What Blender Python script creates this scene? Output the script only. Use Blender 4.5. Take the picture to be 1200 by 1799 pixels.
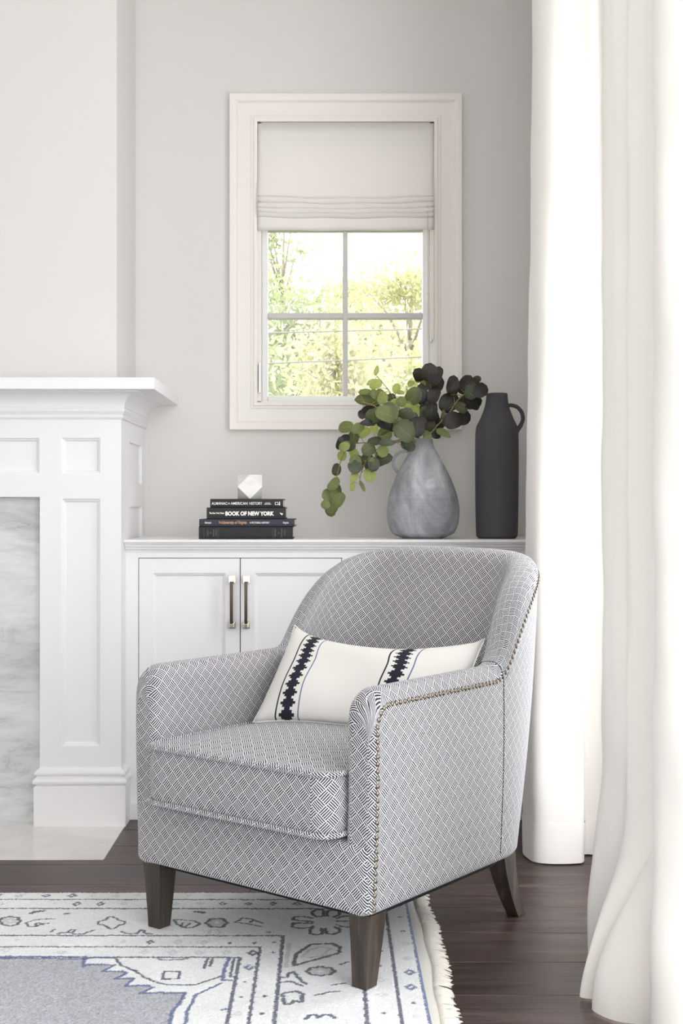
import bpy, bmesh, math, random
import numpy as np
from mathutils import Vector, Matrix

for o in list(bpy.data.objects):
    bpy.data.objects.remove(o)
random.seed(7)
rng = np.random.default_rng(7)
SC = bpy.context.scene
COL = SC.collection
PI = math.pi

# ------------------------------------------------------------------ camera
cam = bpy.data.cameras.new('camera')
cam.sensor_fit = 'VERTICAL'
cam.sensor_height = 36.0
cam.lens = 44.5
cam.shift_x = 25 / 1799
cam.shift_y = -9.5 / 1799
cam.clip_start = 0.05
cam.clip_end = 200
cam_ob = bpy.data.objects.new('camera', cam)
COL.objects.link(cam_ob)
cam_ob.location = (0, 0, 1.02)
cam_ob.rotation_euler = (PI / 2, 0, 0)
SC.camera = cam_ob

# ------------------------------------------------------------------ sky, daylight, exposure
world = bpy.data.worlds.new('sky')
SC.world = world
world.use_nodes = True
bg = world.node_tree.nodes['Background']
bg.inputs['Color'].default_value = (0.98, 0.985, 1.0, 1)
bg.inputs['Strength'].default_value = 5.2
SC.view_settings.view_transform = 'Standard'
SC.view_settings.look = 'None'
SC.view_settings.exposure = -0.12
SC.view_settings.gamma = 1.0
SC.view_settings.use_curve_mapping = False
SC.cycles.use_denoising = True
SC.cycles.max_bounces = 14
SC.cycles.diffuse_bounces = 8
SC.cycles.transparent_max_bounces = 16
SC.cycles.caustics_reflective = False
SC.cycles.caustics_refractive = False

sun = bpy.data.lights.new('sun', 'SUN')
sun.energy = 3.0
sun.angle = 0.03
sun.color = (1.0, 0.95, 0.85)
sun_ob = bpy.data.objects.new('sun', sun)
COL.objects.link(sun_ob)
sun_ob.rotation_euler = Vector((0.75, 0.35, -0.7)).to_track_quat('-Z', 'Y').to_euler()

ROOM = dict(x0=-3.4, x1=0.90, y0=-2.2, y1=4.57, z1=3.1)
# openings: right wall (y0, y1, z0, z1), added unseen rear opening for fill light (x0, x1, z0, z1)
OPEN_RIGHT = [(-0.3, 3.50, 0.06, 2.95)]
OPEN_REAR_FILL = [(-1.3, 0.78, 0.06, 2.9)]


def portal(name, loc, rot, sx, sy):
    l = bpy.data.lights.new(name, 'AREA')
    l.shape = 'RECTANGLE'
    l.size, l.size_y = sx, sy
    l.cycles.is_portal = True
    o = bpy.data.objects.new(name, l)
    COL.objects.link(o)
    o.location = loc
    o.rotation_euler = rot


for (a, b, c, d) in OPEN_RIGHT:      # faces -X
    portal('daylight_portal', (ROOM['x1'] + 0.16, (a + b) / 2, (c + d) / 2), (0, PI / 2, 0), d - c, b - a)
for (a, b, c, d) in OPEN_REAR_FILL:       # faces +Y
    portal('daylight_portal', ((a + b) / 2, ROOM['y0'] - 0.16, (c + d) / 2), (-PI / 2, 0, 0), b - a, d - c)
portal('daylight_portal', (0.066, 4.73, 1.9), (PI / 2, 0, 0), 0.62, 1.0)   # small back window, faces -Y


# ------------------------------------------------------------------ helpers
def lin(r, g, b):
    f = lambda c: c / 255 / 12.92 if c <= 10 else ((c / 255 + 0.055) / 1.055) ** 2.4
    return (f(r), f(g), f(b), 1)


class N:
    """small node-tree builder"""
    def __init__(self, name):
        self.m = bpy.data.materials.new(name)
        self.m.use_nodes = True
        self.t = self.m.node_tree
        self.b = self.t.nodes['Principled BSDF']
        self.out = self.t.nodes['Material Output']

    def node(self, kind, ins=None, **attrs):
        n = self.t.nodes.new(kind)
        for k, v in attrs.items():
            setattr(n, k, v)
        for k, v in (ins or {}).items():
            self.put(n.inputs[k], v)
        return n

    def put(self, sock, v):
        if isinstance(v, bpy.types.NodeSocket):
            self.t.links.new(v, sock)
        else:
            sock.default_value = v

    def math(self, op, a, b=0.0, c=0.0):
        n = self.node('ShaderNodeMath', operation=op)
        for i, v in enumerate((a, b, c)):
            self.put(n.inputs[i], v)
        return n.outputs[0]

    def mix(self, f, a, b):
        n = self.node('ShaderNodeMix', data_type='RGBA')
        self.put(n.inputs[0], f)
        self.put(n.inputs[6], a)
        self.put(n.inputs[7], b)
        return n.outputs[2]

    def coord(self, which='Object'):
        return self.node('ShaderNodeTexCoord').outputs[which]

    def mapping(self, v, scale=(1, 1, 1), loc=(0, 0, 0), rot=(0, 0, 0)):
        return self.node('ShaderNodeMapping', {'Vector': v, 'Scale': scale, 'Location': loc, 'Rotation': rot}).outputs[0]

    def noise(self, v, scale, detail=4, rough=0.5, dist=0.0):
        return self.node('ShaderNodeTexNoise', {'Vector': v, 'Scale': scale, 'Detail': detail, 'Roughness': rough, 'Distortion': dist}).outputs[0]

    def ramp(self, f, stops):
        n = self.node('ShaderNodeValToRGB', {'Fac': f})
        r = n.color_ramp
        while len(r.elements) > 1:
            r.elements.remove(r.elements[-1])
        r.elements[0].position, r.elements[0].color = stops[0]
        for p, c in stops[1:]:
            e = r.elements.new(p)
            e.color = c
        return n.outputs[0]

    def bump(self, h, strength=0.3, dist=0.002):
        n = self.node('ShaderNodeBump', {'Height': h, 'Strength': strength, 'Distance': dist})
        self.t.links.new(n.outputs[0], self.b.inputs['Normal'])

    def set(self, **k):
        for a, v in k.items():
            self.put(self.b.inputs[a.replace('_', ' ')], v)
        return self

    def translucent(self, color, fac):
        tr = self.node('ShaderNodeBsdfTranslucent', {'Color': color})
        mx = self.node('ShaderNodeMixShader', {0: fac})
        self.t.links.new(self.b.outputs[0], mx.inputs[1])
        self.t.links.new(tr.outputs[0], mx.inputs[2])
        self.t.links.new(mx.outputs[0], self.out.inputs['Surface'])


def plain(name, c, rough=0.5, metal=0.0, bump=None):
    n = N(name)
    n.set(Base_Color=c, Roughness=rough, Metallic=metal)
    if bump:
        n.bump(n.noise(n.coord(), bump[0], 3), bump[1], bump[2])
    return n.m


def obj(name, me, mat=None, parent=None, **props):
    o = bpy.data.objects.new(name, me)
    COL.objects.link(o)
    if parent:
        o.parent = parent
    if mat and me is not None and len(me.materials) == 0:
        for m in (mat if isinstance(mat, (list, tuple)) else [mat]):
            me.materials.append(m)
    for k, v in props.items():
        o[k] = v
    return o


def thing(name, label, cat, loc=(0, 0, 0), rz=0.0, group=None):
    o = bpy.data.objects.new(name, None)
    COL.objects.link(o)
    o.empty_display_size = 0.1
    o.location = loc
    o.rotation_euler = (0, 0, rz)
    o['label'] = label
    o['category'] = cat
    if group:
        o['group'] = group
    return o


def tag(o, label, cat, group=None):
    o['label'] = label
    o['category'] = cat
    if group:
        o['group'] = group
    return o


def mesh(verts, faces, name='m', smooth=False, uv=None):
    me = bpy.data.meshes.new(name)
    me.from_pydata([tuple(v) for v in verts], [], faces)
    if uv is not None:          # one (u, v) per loop, in face order
        l = me.uv_layers.new(name='UVMap')
        l.data.foreach_set('uv', np.asarray(uv, dtype=np.float32).ravel())
    if smooth:
        me.polygons.foreach_set('use_smooth', [True] * len(me.polygons))
    me.update()
    return me


def bm_mesh(bm, name='m', smooth=False):
    bmesh.ops.recalc_face_normals(bm, faces=bm.faces)
    me = bpy.data.meshes.new(name)
    bm.to_mesh(me)
    bm.free()
    if smooth:
        me.polygons.foreach_set('use_smooth', [True] * len(me.polygons))
    return me


def bm_box(bm, x0, x1, y0, y1, z0, z1, bev=0.0, seg=2):
    r = bmesh.ops.create_cube(bm, size=1)
    vs = r['verts']
    for v in vs:
        v.co = Vector(((x0 + x1) / 2 + v.co.x * (x1 - x0), (y0 + y1) / 2 + v.co.y * (y1 - y0), (z0 + z1) / 2 + v.co.z * (z1 - z0)))
    if bev:
        es = list({e for v in vs for e in v.link_edges})
        bmesh.ops.bevel(bm, geom=es, offset=bev, segments=seg, affect='EDGES', profile=0.5)


def boxes(name, lst, mat, parent=None, bev=0.0, **props):
    bm = bmesh.new()
    for e in lst:
        bm_box(bm, *e, bev=bev)
    return obj(name, bm_mesh(bm, name), mat, parent, **props)


def box(name, e, mat, parent=None, bev=0.0, **props):
    return boxes(name, [e], mat, parent, bev, **props)


def prism(name, poly, z0, z1, mat, parent=None, bev=0.0):
    bm = bmesh.new()
    lo = [bm.verts.new((x, y, z0)) for x, y in poly]
    hi = [bm.verts.new((x, y, z1)) for x, y in poly]
    n = len(poly)
    bm.faces.new(lo[::-1])
    bm.faces.new(hi)
    for i in range(n):
        bm.faces.new((lo[i], lo[(i + 1) % n], hi[(i + 1) % n], hi[i]))
    if bev:
        bmesh.ops.bevel(bm, geom=list(bm.edges), offset=bev, segments=2, affect='EDGES', profile=0.5)
    return obj(name, bm_mesh(bm, name), mat, parent)


def frame_sides(x0, x1, z0, z1, prof, y, sides=(0, 1, 2, 3)):
    """picture-frame moulding in the XZ plane facing -Y; prof = [(outward, proud), ...]"""
    out = []
    for s in sides:
        V, Fc = [], []
        for o, p in prof:
            c = [(x0 - o, y - p, z0 - o), (x1 + o, y - p, z0 - o), (x1 + o, y - p, z1 + o), (x0 - o, y - p, z1 + o)]
            V += [c[s], c[(s + 1) % 4]]
        for i in range(len(prof) - 1):
            Fc.append((2 * i, 2 * i + 1, 2 * i + 3, 2 * i + 2))
        out.append((V, Fc))
    return out


def frame_obj(name, x0, x1, z0, z1, prof, y, mat, parent):
    V, Fc = [], []
    for v, f in frame_sides(x0, x1, z0, z1, prof, y):
        b = len(V)
        V += v
        Fc += [tuple(i + b for i in q) for q in f]
    me = mesh(V, Fc, name)
    bm = bmesh.new()
    bm.from_mesh(me)
    bmesh.ops.remove_doubles(bm, verts=bm.verts, dist=1e-5)
    bm.to_mesh(me)
    bm.free()
    return obj(name, me, mat, parent)


def u_sweep(name, xl, xr, yf, yb, prof, mat, parent):
    """moulding wrapped round the left, front and right of a block; prof = [(outward, z), ...]"""
    V, Fc = [], []
    for o, z in prof:
        V += [(xl - o, yb, z), (xl - o, yf - o, z), (xr + o, yf - o, z), (xr + o, yb, z)]
    for i in range(len(prof) - 1):
        for k in range(3):
            a = 4 * i + k
            Fc.append((a, a + 1, a + 5, a + 4))
    return obj(name, mesh(V, Fc, name), mat, parent)


def tube_data(pts, rad, n=8, closed=False):
    P = [Vector(p) for p in pts]
    R = rad if isinstance(rad, (list, tuple)) else [rad] * len(P)
    V, Fc = [], []
    up = None
    m = len(P)
    for i in range(m):
        a = P[(i - 1) % m] if (closed or i > 0) else P[i]
        b = P[(i + 1) % m] if (closed or i < m - 1) else P[i]
        d = (b - a).normalized()
        if up is None:
            up = Vector((0, 0, 1)) if abs(d.z) < 0.9 else Vector((1, 0, 0))
        sx = d.cross(up).normalized()
        up = sx.cross(d).normalized()
        for k in range(n):
            t = 2 * PI * k / n
            V.append(P[i] + (sx * math.cos(t) + up * math.sin(t)) * R[i])
    for i in range(m if closed else m - 1):
        for k in range(n):
            a, b = i * n + k, i * n + (k + 1) % n
            c, d = ((i + 1) % m) * n + (k + 1) % n, ((i + 1) % m) * n + k
            Fc.append((a, b, c, d))
    if not closed:
        Fc.append(tuple(range(n))[::-1])
        Fc.append(tuple(range((m - 1) * n, m * n)))
    return V, Fc


def tube(name, pts, rad, mat, parent=None, n=8, closed=False):
    V, Fc = tube_data(pts, rad, n, closed)
    return obj(name, mesh(V, Fc, name, True), mat, parent)


def catmull(pts, per=10, closed=False):
    P = [np.array(p, float) for p in pts]
    m = len(P)
    out = []
    for i in range(m if closed else m - 1):
        p0 = P[(i - 1) % m] if (closed or i > 0) else 2 * P[0] - P[1]
        p1, p2 = P[i], P[(i + 1) % m]
        p3 = P[(i + 2) % m] if (closed or i + 2 < m) else 2 * P[-1] - P[-2]
        for k in range(per):
            t = k / per
            out.append(0.5 * ((2 * p1) + (-p0 + p2) * t + (2 * p0 - 5 * p1 + 4 * p2 - p3) * t * t + (-p0 + 3 * p1 - 3 * p2 + p3) * t ** 3))
    if not closed:
        out.append(P[-1])
    return out


def lathe(name, prof, mat, parent=None, n=64):
    V, Fc = [], []
    for z, r in prof:
        for k in range(n):
            t = 2 * PI * k / n
            V.append((r * math.cos(t), r * math.sin(t), z))
    for i in range(len(prof) - 1):
        for k in range(n):
            Fc.append((i * n + k, i * n + (k + 1) % n, (i + 1) * n + (k + 1) % n, (i + 1) * n + k))
    Fc.append(tuple(range(n))[::-1])
    Fc.append(tuple(range((len(prof) - 1) * n, len(prof) * n)))
    return obj(name, mesh(V, Fc, name, True), mat, parent)


def sstep(a, b, x):
    t = np.clip((x - a) / (b - a), 0, 1)
    return t * t * (3 - 2 * t)


# ------------------------------------------------------------------ materials
def mat_wall(name, c):
    n = N(name)
    n.set(Base_Color=c, Roughness=0.85)
    n.bump(n.noise(n.coord(), 220, 2), 0.05, 0.001)
    return n.m


M = {}
M['wall'] = mat_wall('grey wall paint', lin(214, 212, 209))
M['ceiling'] = mat_wall('ceiling and bounce wall paint', lin(236, 235, 232))
M['white'] = plain('white satin paint', lin(231, 230, 231), 0.42)
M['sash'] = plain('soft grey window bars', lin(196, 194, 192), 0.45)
M['trim'] = plain('warm white trim paint', lin(230, 226, 220), 0.42)
M['interior'] = plain('cabinet gap shade colour', lin(40, 38, 36), 0.8)  # dark carcass colour stands in for the shade in the door gaps
M['black'] = plain('black cloth', lin(18, 18, 19), 0.9)
M['nickel'] = plain('polished nickel', lin(216, 208, 190), 0.16, 1.0)
M['bronze'] = plain('dark bronze bar', lin(70, 62, 54), 0.22, 1.0)
M['nail'] = plain('antique pewter nail', lin(140, 132, 118), 0.32, 1.0)
M['soot'] = plain('firebox black', lin(22, 21, 20), 0.9)
M['gunmetal'] = plain('gunmetal rod', lin(52, 50, 48), 0.4, 0.8)


def mat_marble(name, base, vein, sc, strength, rough):
    n = N(name)
    v = n.mapping(n.coord(), (1.0, 1.0, 2.6), rot=(0, 0.12, 0))
    w = n.noise(v, 2.0 * sc, 9, 0.6, 0.7)
    cloud = n.ramp(w, [(0.34, (1, 1, 1, 1)), (0.46, (0.4, 0.4, 0.4, 1)), (0.6, (0, 0, 0, 1))])
    streak = n.noise(n.mapping(n.coord(), (1.5, 1.5, 14)), 2.4 * sc, 6, 0.65, 0.5)
    st = n.ramp(streak, [(0.5, (0, 0, 0, 1)), (0.72, (1, 1, 1, 1))])
    w2 = n.noise(v, 3.4 * sc, 10, 0.62, 1.0)
    ridge = n.math('ABSOLUTE', n.math('SUBTRACT', w2, 0.5))
    vn = n.ramp(ridge, [(0.0, (1, 1, 1, 1)), (0.006, (0.5, 0.5, 0.5, 1)), (0.022, (0, 0, 0, 1))])
    fine = n.noise(v, 60 * sc, 4, 0.7)
    f = n.math('ADD', n.math('MULTIPLY', cloud, 0.62), n.math('MULTIPLY', st, n.math('MULTIPLY', fine, 0.5)))
    f = n.math('ADD', f, n.math('MULTIPLY', vn, n.math('MULTIPLY', cloud, 0.45)))
    n.set(Base_Color=n.mix(n.math('MULTIPLY', f, strength), base, vein), Roughness=rough)
    return n.m


M['marble'] = mat_marble('veined grey marble', lin(222, 223, 225), lin(118, 120, 126), 1.3, 0.8, 0.25)
M['hearth'] = mat_marble('pale hearth marble', lin(226, 224, 221), lin(170, 164, 156), 1.8, 0.5, 0.1)
M['ornament'] = mat_marble('white faceted stone', lin(232, 230, 226), lin(190, 188, 186), 6, 0.6, 0.4)


def mat_wood(name, c0, c1, c2, rough, pore=0.5, scale=1.0, axis='X'):
    n = N(name)
    info = n.node('ShaderNodeObjectInfo')
    off = n.math('MULTIPLY', info.outputs['Random'], 37.0)
    add = n.node('ShaderNodeVectorMath', {0: n.coord()}, operation='ADD')
    comb = n.node('ShaderNodeCombineXYZ', {'X': off, 'Y': off, 'Z': off})
    n.t.links.new(comb.outputs[0], add.inputs[1])
    st = (1.2, 16, 16) if axis == 'X' else (16, 16, 1.2)
    v = n.mapping(add.outputs[0], tuple(s * scale for s in st))
    g = n.noise(v, 1.6, 7, 0.62, 0.9)
    pv = n.mapping(add.outputs[0], tuple(s * scale * k for s, k in zip(st, (2.2, 7, 7) if axis == 'X' else (7, 7, 2.2))))
    p = n.noise(pv, 1.5, 3, 0.6)
    col = n.ramp(g, [(0.3, c0), (0.52, c1), (0.72, c2)])
    tone = n.math('ADD', n.math('MULTIPLY', info.outputs['Random'], 0.35), 0.82)
    cm = n.node('ShaderNodeMix', {0: 1.0}, data_type='RGBA', blend_type='MULTIPLY')
    n.t.links.new(col, cm.inputs[6])
    tc = n.node('ShaderNodeCombineColor', {0: tone, 1: tone, 2: tone})
    n.t.links.new(tc.outputs[0], cm.inputs[7])
    pr = n.ramp(p, [(0.36, (1, 1, 1, 1)), (0.46, (0, 0, 0, 1))])
    n.set(Base_Color=n.mix(n.math('MULTIPLY', pr, pore), cm.outputs[2], tuple(x * 0.4 for x in c0[:3]) + (1,)))
    n.set(Roughness=n.math('ADD', n.math('MULTIPLY', g, 0.18), rough))
    n.bump(n.math('ADD', n.math('MULTIPLY', pr, -0.8), g), 0.25, 0.0012)
    return n.m


M['floor'] = mat_wood('dark oak plank', lin(42, 31, 28), lin(70, 54, 49), lin(100, 81, 75), 0.27, 0.8)
M['leg'] = mat_wood('weathered dark oak', lin(44, 38, 33), lin(62, 54, 47), lin(90, 80, 71), 0.42, 0.35, 1.6, 'Z')


def mat_weave():
    """basket weave of navy-black and off-white yarn: 5 stripes per block, set on the diagonal"""
    n = N('basket weave upholstery')
    c = 0.0235
    uv = n.mapping(n.coord('UV'), (1 / c, 1 / c, 1), rot=(0, 0, PI / 4))
    wob = n.node('ShaderNodeTexNoise', {'Vector': n.coord('UV'), 'Scale': 60.0, 'Detail': 2.0}).outputs['Color']
    sub = n.node('ShaderNodeVectorMath', {0: wob, 1: (0.5, 0.5, 0.5)}, operation='SUBTRACT').outputs[0]
    scl = n.node('ShaderNodeVectorMath', {0: sub, 1: (0.10, 0.10, 0)}, operation='MULTIPLY').outputs[0]
    add = n.node('ShaderNodeVectorMath', {0: uv, 1: scl}, operation='ADD').outputs[0]
    sp = n.node('ShaderNodeSeparateXYZ', {0: add})
    x, y = sp.outputs[0], sp.outputs[1]
    par = n.math('FLOORED_MODULO', n.math('ADD', n.math('FLOOR', x), n.math('FLOOR', y)), 2.0)
    fx, fy = n.math('FRACT', x), n.math('FRACT', y)
    inv = n.math('SUBTRACT', 1.0, par)
    p = n.math('ADD', n.math('MULTIPLY', fx, par), n.math('MULTIPLY', fy, inv))
    q = n.math('ADD', n.math('MULTIPLY', fy, par), n.math('MULTIPLY', fx, inv))
    s = n.math('ABSOLUTE', n.math('SUBTRACT', n.math('FRACT', n.math('MULTIPLY', p, 5.0)), 0.5))
    dark = n.math('LESS_THAN', s, 0.285)
    qe = n.math('LESS_THAN', n.math('ABSOLUTE', n.math('SUBTRACT', q, 0.5)), 0.47)
    f = n.math('MULTIPLY', dark, qe)
    fuzz = n.noise(n.coord(), 900, 2)
    lightc = n.mix(n.math('MULTIPLY', fuzz, 0.5), lin(228, 228, 232), lin(194, 194, 200))
    n.set(Base_Color=n.mix(f, lightc, lin(36, 36, 46)), Roughness=0.9)
    n.b.inputs['Sheen Weight'].default_value = 0.15
    n.bump(n.math('SUBTRACT', n.math('MULTIPLY', fuzz, 0.5), s), 0.35, 0.0012)
    return n.m


M['weave'] = mat_weave()


def mat_cloth(name, c, trans=0.0, tc=None, weave=1400, rough=0.9):
    n = N(name)
    v = n.mapping(n.coord(), (1, 1, 0.25))
    n.set(Base_Color=c, Roughness=rough)
    n.bump(n.noise(v, weave, 2), 0.12, 0.0008)
    if trans:
        n.translucent(tc or c, trans)
    return n.m


M['curtain'] = mat_cloth('white linen curtain', lin(237, 234, 229), 0.03, lin(244, 243, 240))
M['hem'] = mat_cloth('white linen hem', lin(240, 237, 232), 0.03, lin(244, 243, 240))
M['shade'] = mat_cloth('white linen shade', lin(236, 233, 230), 0.22, lin(240, 236, 230))


def mat_pillow():
    n = N('white pillow cloth with navy woven bands')
    sp = n.node('ShaderNodeSeparateXYZ', {0: n.coord('UV')})
    u, v = sp.outputs[0], sp.outputs[1]
    tri = n.math('PINGPONG', v, 0.0125)                       # 0..0.0125
    step = n.math('DIVIDE', n.math('ROUND', n.math('MULTIPLY', tri, 160.0)), 160.0)
    halfw = n.math('ADD', n.math('MULTIPLY', step, 1.1), 0.0085)

    def band(c):
        return n.math('LESS_THAN', n.math('ABSOLUTE', n.math('SUBTRACT', u, c)), halfw)

    def line(c, w):
        return n.math('LESS_THAN', n.math('ABSOLUTE', n.math('SUBTRACT', u, c)), w)

    navy = n.math('MAXIMUM', n.math('MAXIMUM', band(0.098), band(0.376)), n.math('MAXIMUM', line(0.066, 0.0022), line(0.342, 0.0022)))
    blue = n.math('MAXIMUM', line(0.131, 0.0017), line(0.411, 0.0017))
    slub = n.noise(n.mapping(n.coord('UV'), (300, 900, 1)), 1.0, 3)
    cl = n.mix(n.math('MULTIPLY', slub, 0.4), lin(228, 226, 222), lin(202, 200, 196))
    col = n.mix(navy, cl, lin(26, 28, 44))
    n.set(Base_Color=n.mix(blue, col, lin(92, 104, 142)), Roughness=0.92)
    n.bump(n.noise(n.coord('UV'), 700, 3), 0.25, 0.001)
    return n.m


M['pillow'] = mat_pillow()
M['pillow_seam'] = mat_cloth('white pillow seam', lin(226, 224, 220))
M['seam'] = plain('grey seam thread', lin(84, 84, 92), 0.9)


def mat_rug():
    n = N('knotted wool pile')
    a = n.node('ShaderNodeVertexColor', layer_name='yarn')
    f = n.noise(n.coord(), 420, 3, 0.6)
    g = n.noise(n.mapping(n.coord(), (1, 3.5, 1)), 26, 4, 0.6)
    k = n.math('ADD', n.math('MULTIPLY', f, 0.30), n.math('MULTIPLY', g, 0.16))
    cm = n.node('ShaderNodeMix', {0: 1.0}, data_type='RGBA', blend_type='MULTIPLY')
    n.t.links.new(a.outputs[0], cm.inputs[6])
    kk = n.math('ADD', k, 0.78)
    tc = n.node('ShaderNodeCombineColor', {0: kk, 1: kk, 2: kk})
    n.t.links.new(tc.outputs[0], cm.inputs[7])
    n.set(Base_Color=cm.outputs[2], Roughness=0.95)
    n.b.inputs['Sheen Weight'].default_value = 0.2
    n.bump(f, 0.6, 0.004)
    return n.m


M['rug'] = mat_rug()
M['fringe'] = plain('cream cotton fringe', lin(232, 228, 218), 0.9)
M['selvage'] = plain('cream flat-woven rug end', lin(222, 221, 212), 0.9, bump=(600, 0.3, 0.001))


def mat_vase():
    n = N('grey washed plaster')
    v = n.mapping(n.coord(), (1.5, 1.5, 0.7), rot=(0.3, 0.6, 0))
    a = n.noise(v, 7, 7, 0.6, 1.0)
    st = n.noise(n.mapping(n.coord(), (3, 3, 260)), 1.0, 2)
    f = n.math('ADD', n.math('MULTIPLY', a, 0.92), n.math('MULTIPLY', st, 0.09))
    n.set(Base_Color=n.ramp(f, [(0.34, lin(126, 128, 133)), (0.50, lin(160, 162, 168)), (0.68, lin(202, 204, 208))]), Roughness=0.85)
    sp = n.node('ShaderNodeSeparateXYZ', {0: n.coord()})
    w = n.math('SINE', n.math('MULTIPLY', sp.outputs[2], 1500.0))
    n.bump(n.math('ADD', n.math('MULTIPLY', w, 0.5), a), 0.35, 0.0012)
    return n.m


M['vase'] = mat_vase()
M['bottle'] = plain('matte charcoal clay', lin(72, 70, 74), 0.82, bump=(260, 0.12, 0.001))
M['paper'] = plain('book pages', lin(236, 232, 222), 0.8)
M['ink_white'] = plain('white lettering', lin(245, 243, 238), 0.6)
M['ink_gold'] = plain('copper lettering', lin(214, 160, 118), 0.5)
M['ink_grey'] = plain('faded grey lettering', lin(84, 82, 80), 0.7)
M['rule'] = plain('grey spine rule', lin(76, 74, 74), 0.7)


def mat_leaf(name, c, cb, tr, trc):
    n = N(name)
    info = n.node('ShaderNodeObjectInfo')
    uvs = n.node('ShaderNodeSeparateXYZ', {0: n.coord('UV')})
    rib = n.math('ABSOLUTE', n.math('SUBTRACT', uvs.outputs[1], 0.5))
    mid = n.math('LESS_THAN', rib, 0.018)
    side = n.math('LESS_THAN', n.math('FRACT', n.math('ADD', n.math('MULTIPLY', uvs.outputs[0], 7.0), n.math('MULTIPLY', rib, -6.0))), 0.08)
    base = n.mix(info.outputs['Random'], c, cb)
    v = n.math('MAXIMUM', mid, n.math('MULTIPLY', side, 0.25))
    pale = tuple(min(1, x * 1.6 + 0.03) for x in c[:3]) + (1,)
    n.set(Base_Color=n.mix(n.math('MULTIPLY', v, 0.7), base, pale), Roughness=0.5)
    n.translucent(trc, tr)
    return n.m


M['leaf_L'] = mat_leaf('light yellow-green leaf', lin(164, 172, 104), lin(134, 146, 84), 0.45, lin(186, 196, 100))
M['leaf_G'] = mat_leaf('green leaf', lin(112, 120, 74), lin(98, 108, 64), 0.26, lin(150, 162, 80))
M['leaf_O'] = mat_leaf('olive leaf', lin(88, 94, 62), lin(76, 84, 56), 0.2, lin(130, 140, 60))
M['leaf_D'] = mat_leaf('dark green leaf', lin(66, 74, 50), lin(56, 62, 46), 0.12, lin(100, 110, 50))
M['leaf_P'] = mat_leaf('dark purple-brown leaf', lin(42, 37, 35), lin(37, 35, 31), 0.06, lin(90, 80, 50))
M['stem'] = plain('branch stem', lin(146, 134, 84), 0.6)


def mat_glass():
    n = N('window glass')
    tr = n.node('ShaderNodeBsdfTransparent')
    gl = n.node('ShaderNodeBsdfGlossy', {'Roughness': 0.01})
    fr = n.node('ShaderNodeFresnel', {'IOR': 1.45})
    mx = n.node('ShaderNodeMixShader', {0: n.math('MULTIPLY', fr.outputs[0], 0.6)})
    n.t.links.new(tr.outputs[0], mx.inputs[1])
    n.t.links.new(gl.outputs[0], mx.inputs[2])
    n.t.links.new(mx.outputs[0], n.out.inputs['Surface'])
    return n.m


M['glass'] = mat_glass()


def mat_tree(name, a, b, tr):
    n = N(name)
    f = n.noise(n.coord(), 2.3, 3)
    n.set(Base_Color=n.mix(f, a, b), Roughness=0.7)
    n.translucent(b, tr)
    return n.m


M['tree_a'] = mat_tree('sunlit yellow-green foliage', lin(132, 140, 96), lin(196, 194, 154), 0.4)
M['tree_b'] = mat_tree('soft green foliage', lin(104, 118, 86), lin(172, 180, 138), 0.4)
M['tree_c'] = mat_tree('dry tan-green foliage', lin(140, 142, 104), lin(196, 192, 154), 0.4)
M['bark'] = plain('tree bark', lin(150, 140, 126), 0.9, bump=(30, 0.5, 0.01))
M['grass'] = plain('lawn', lin(120, 134, 78), 0.95)
M['wire'] = plain('grey overhead wire', lin(120, 116, 114), 0.7)

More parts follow.
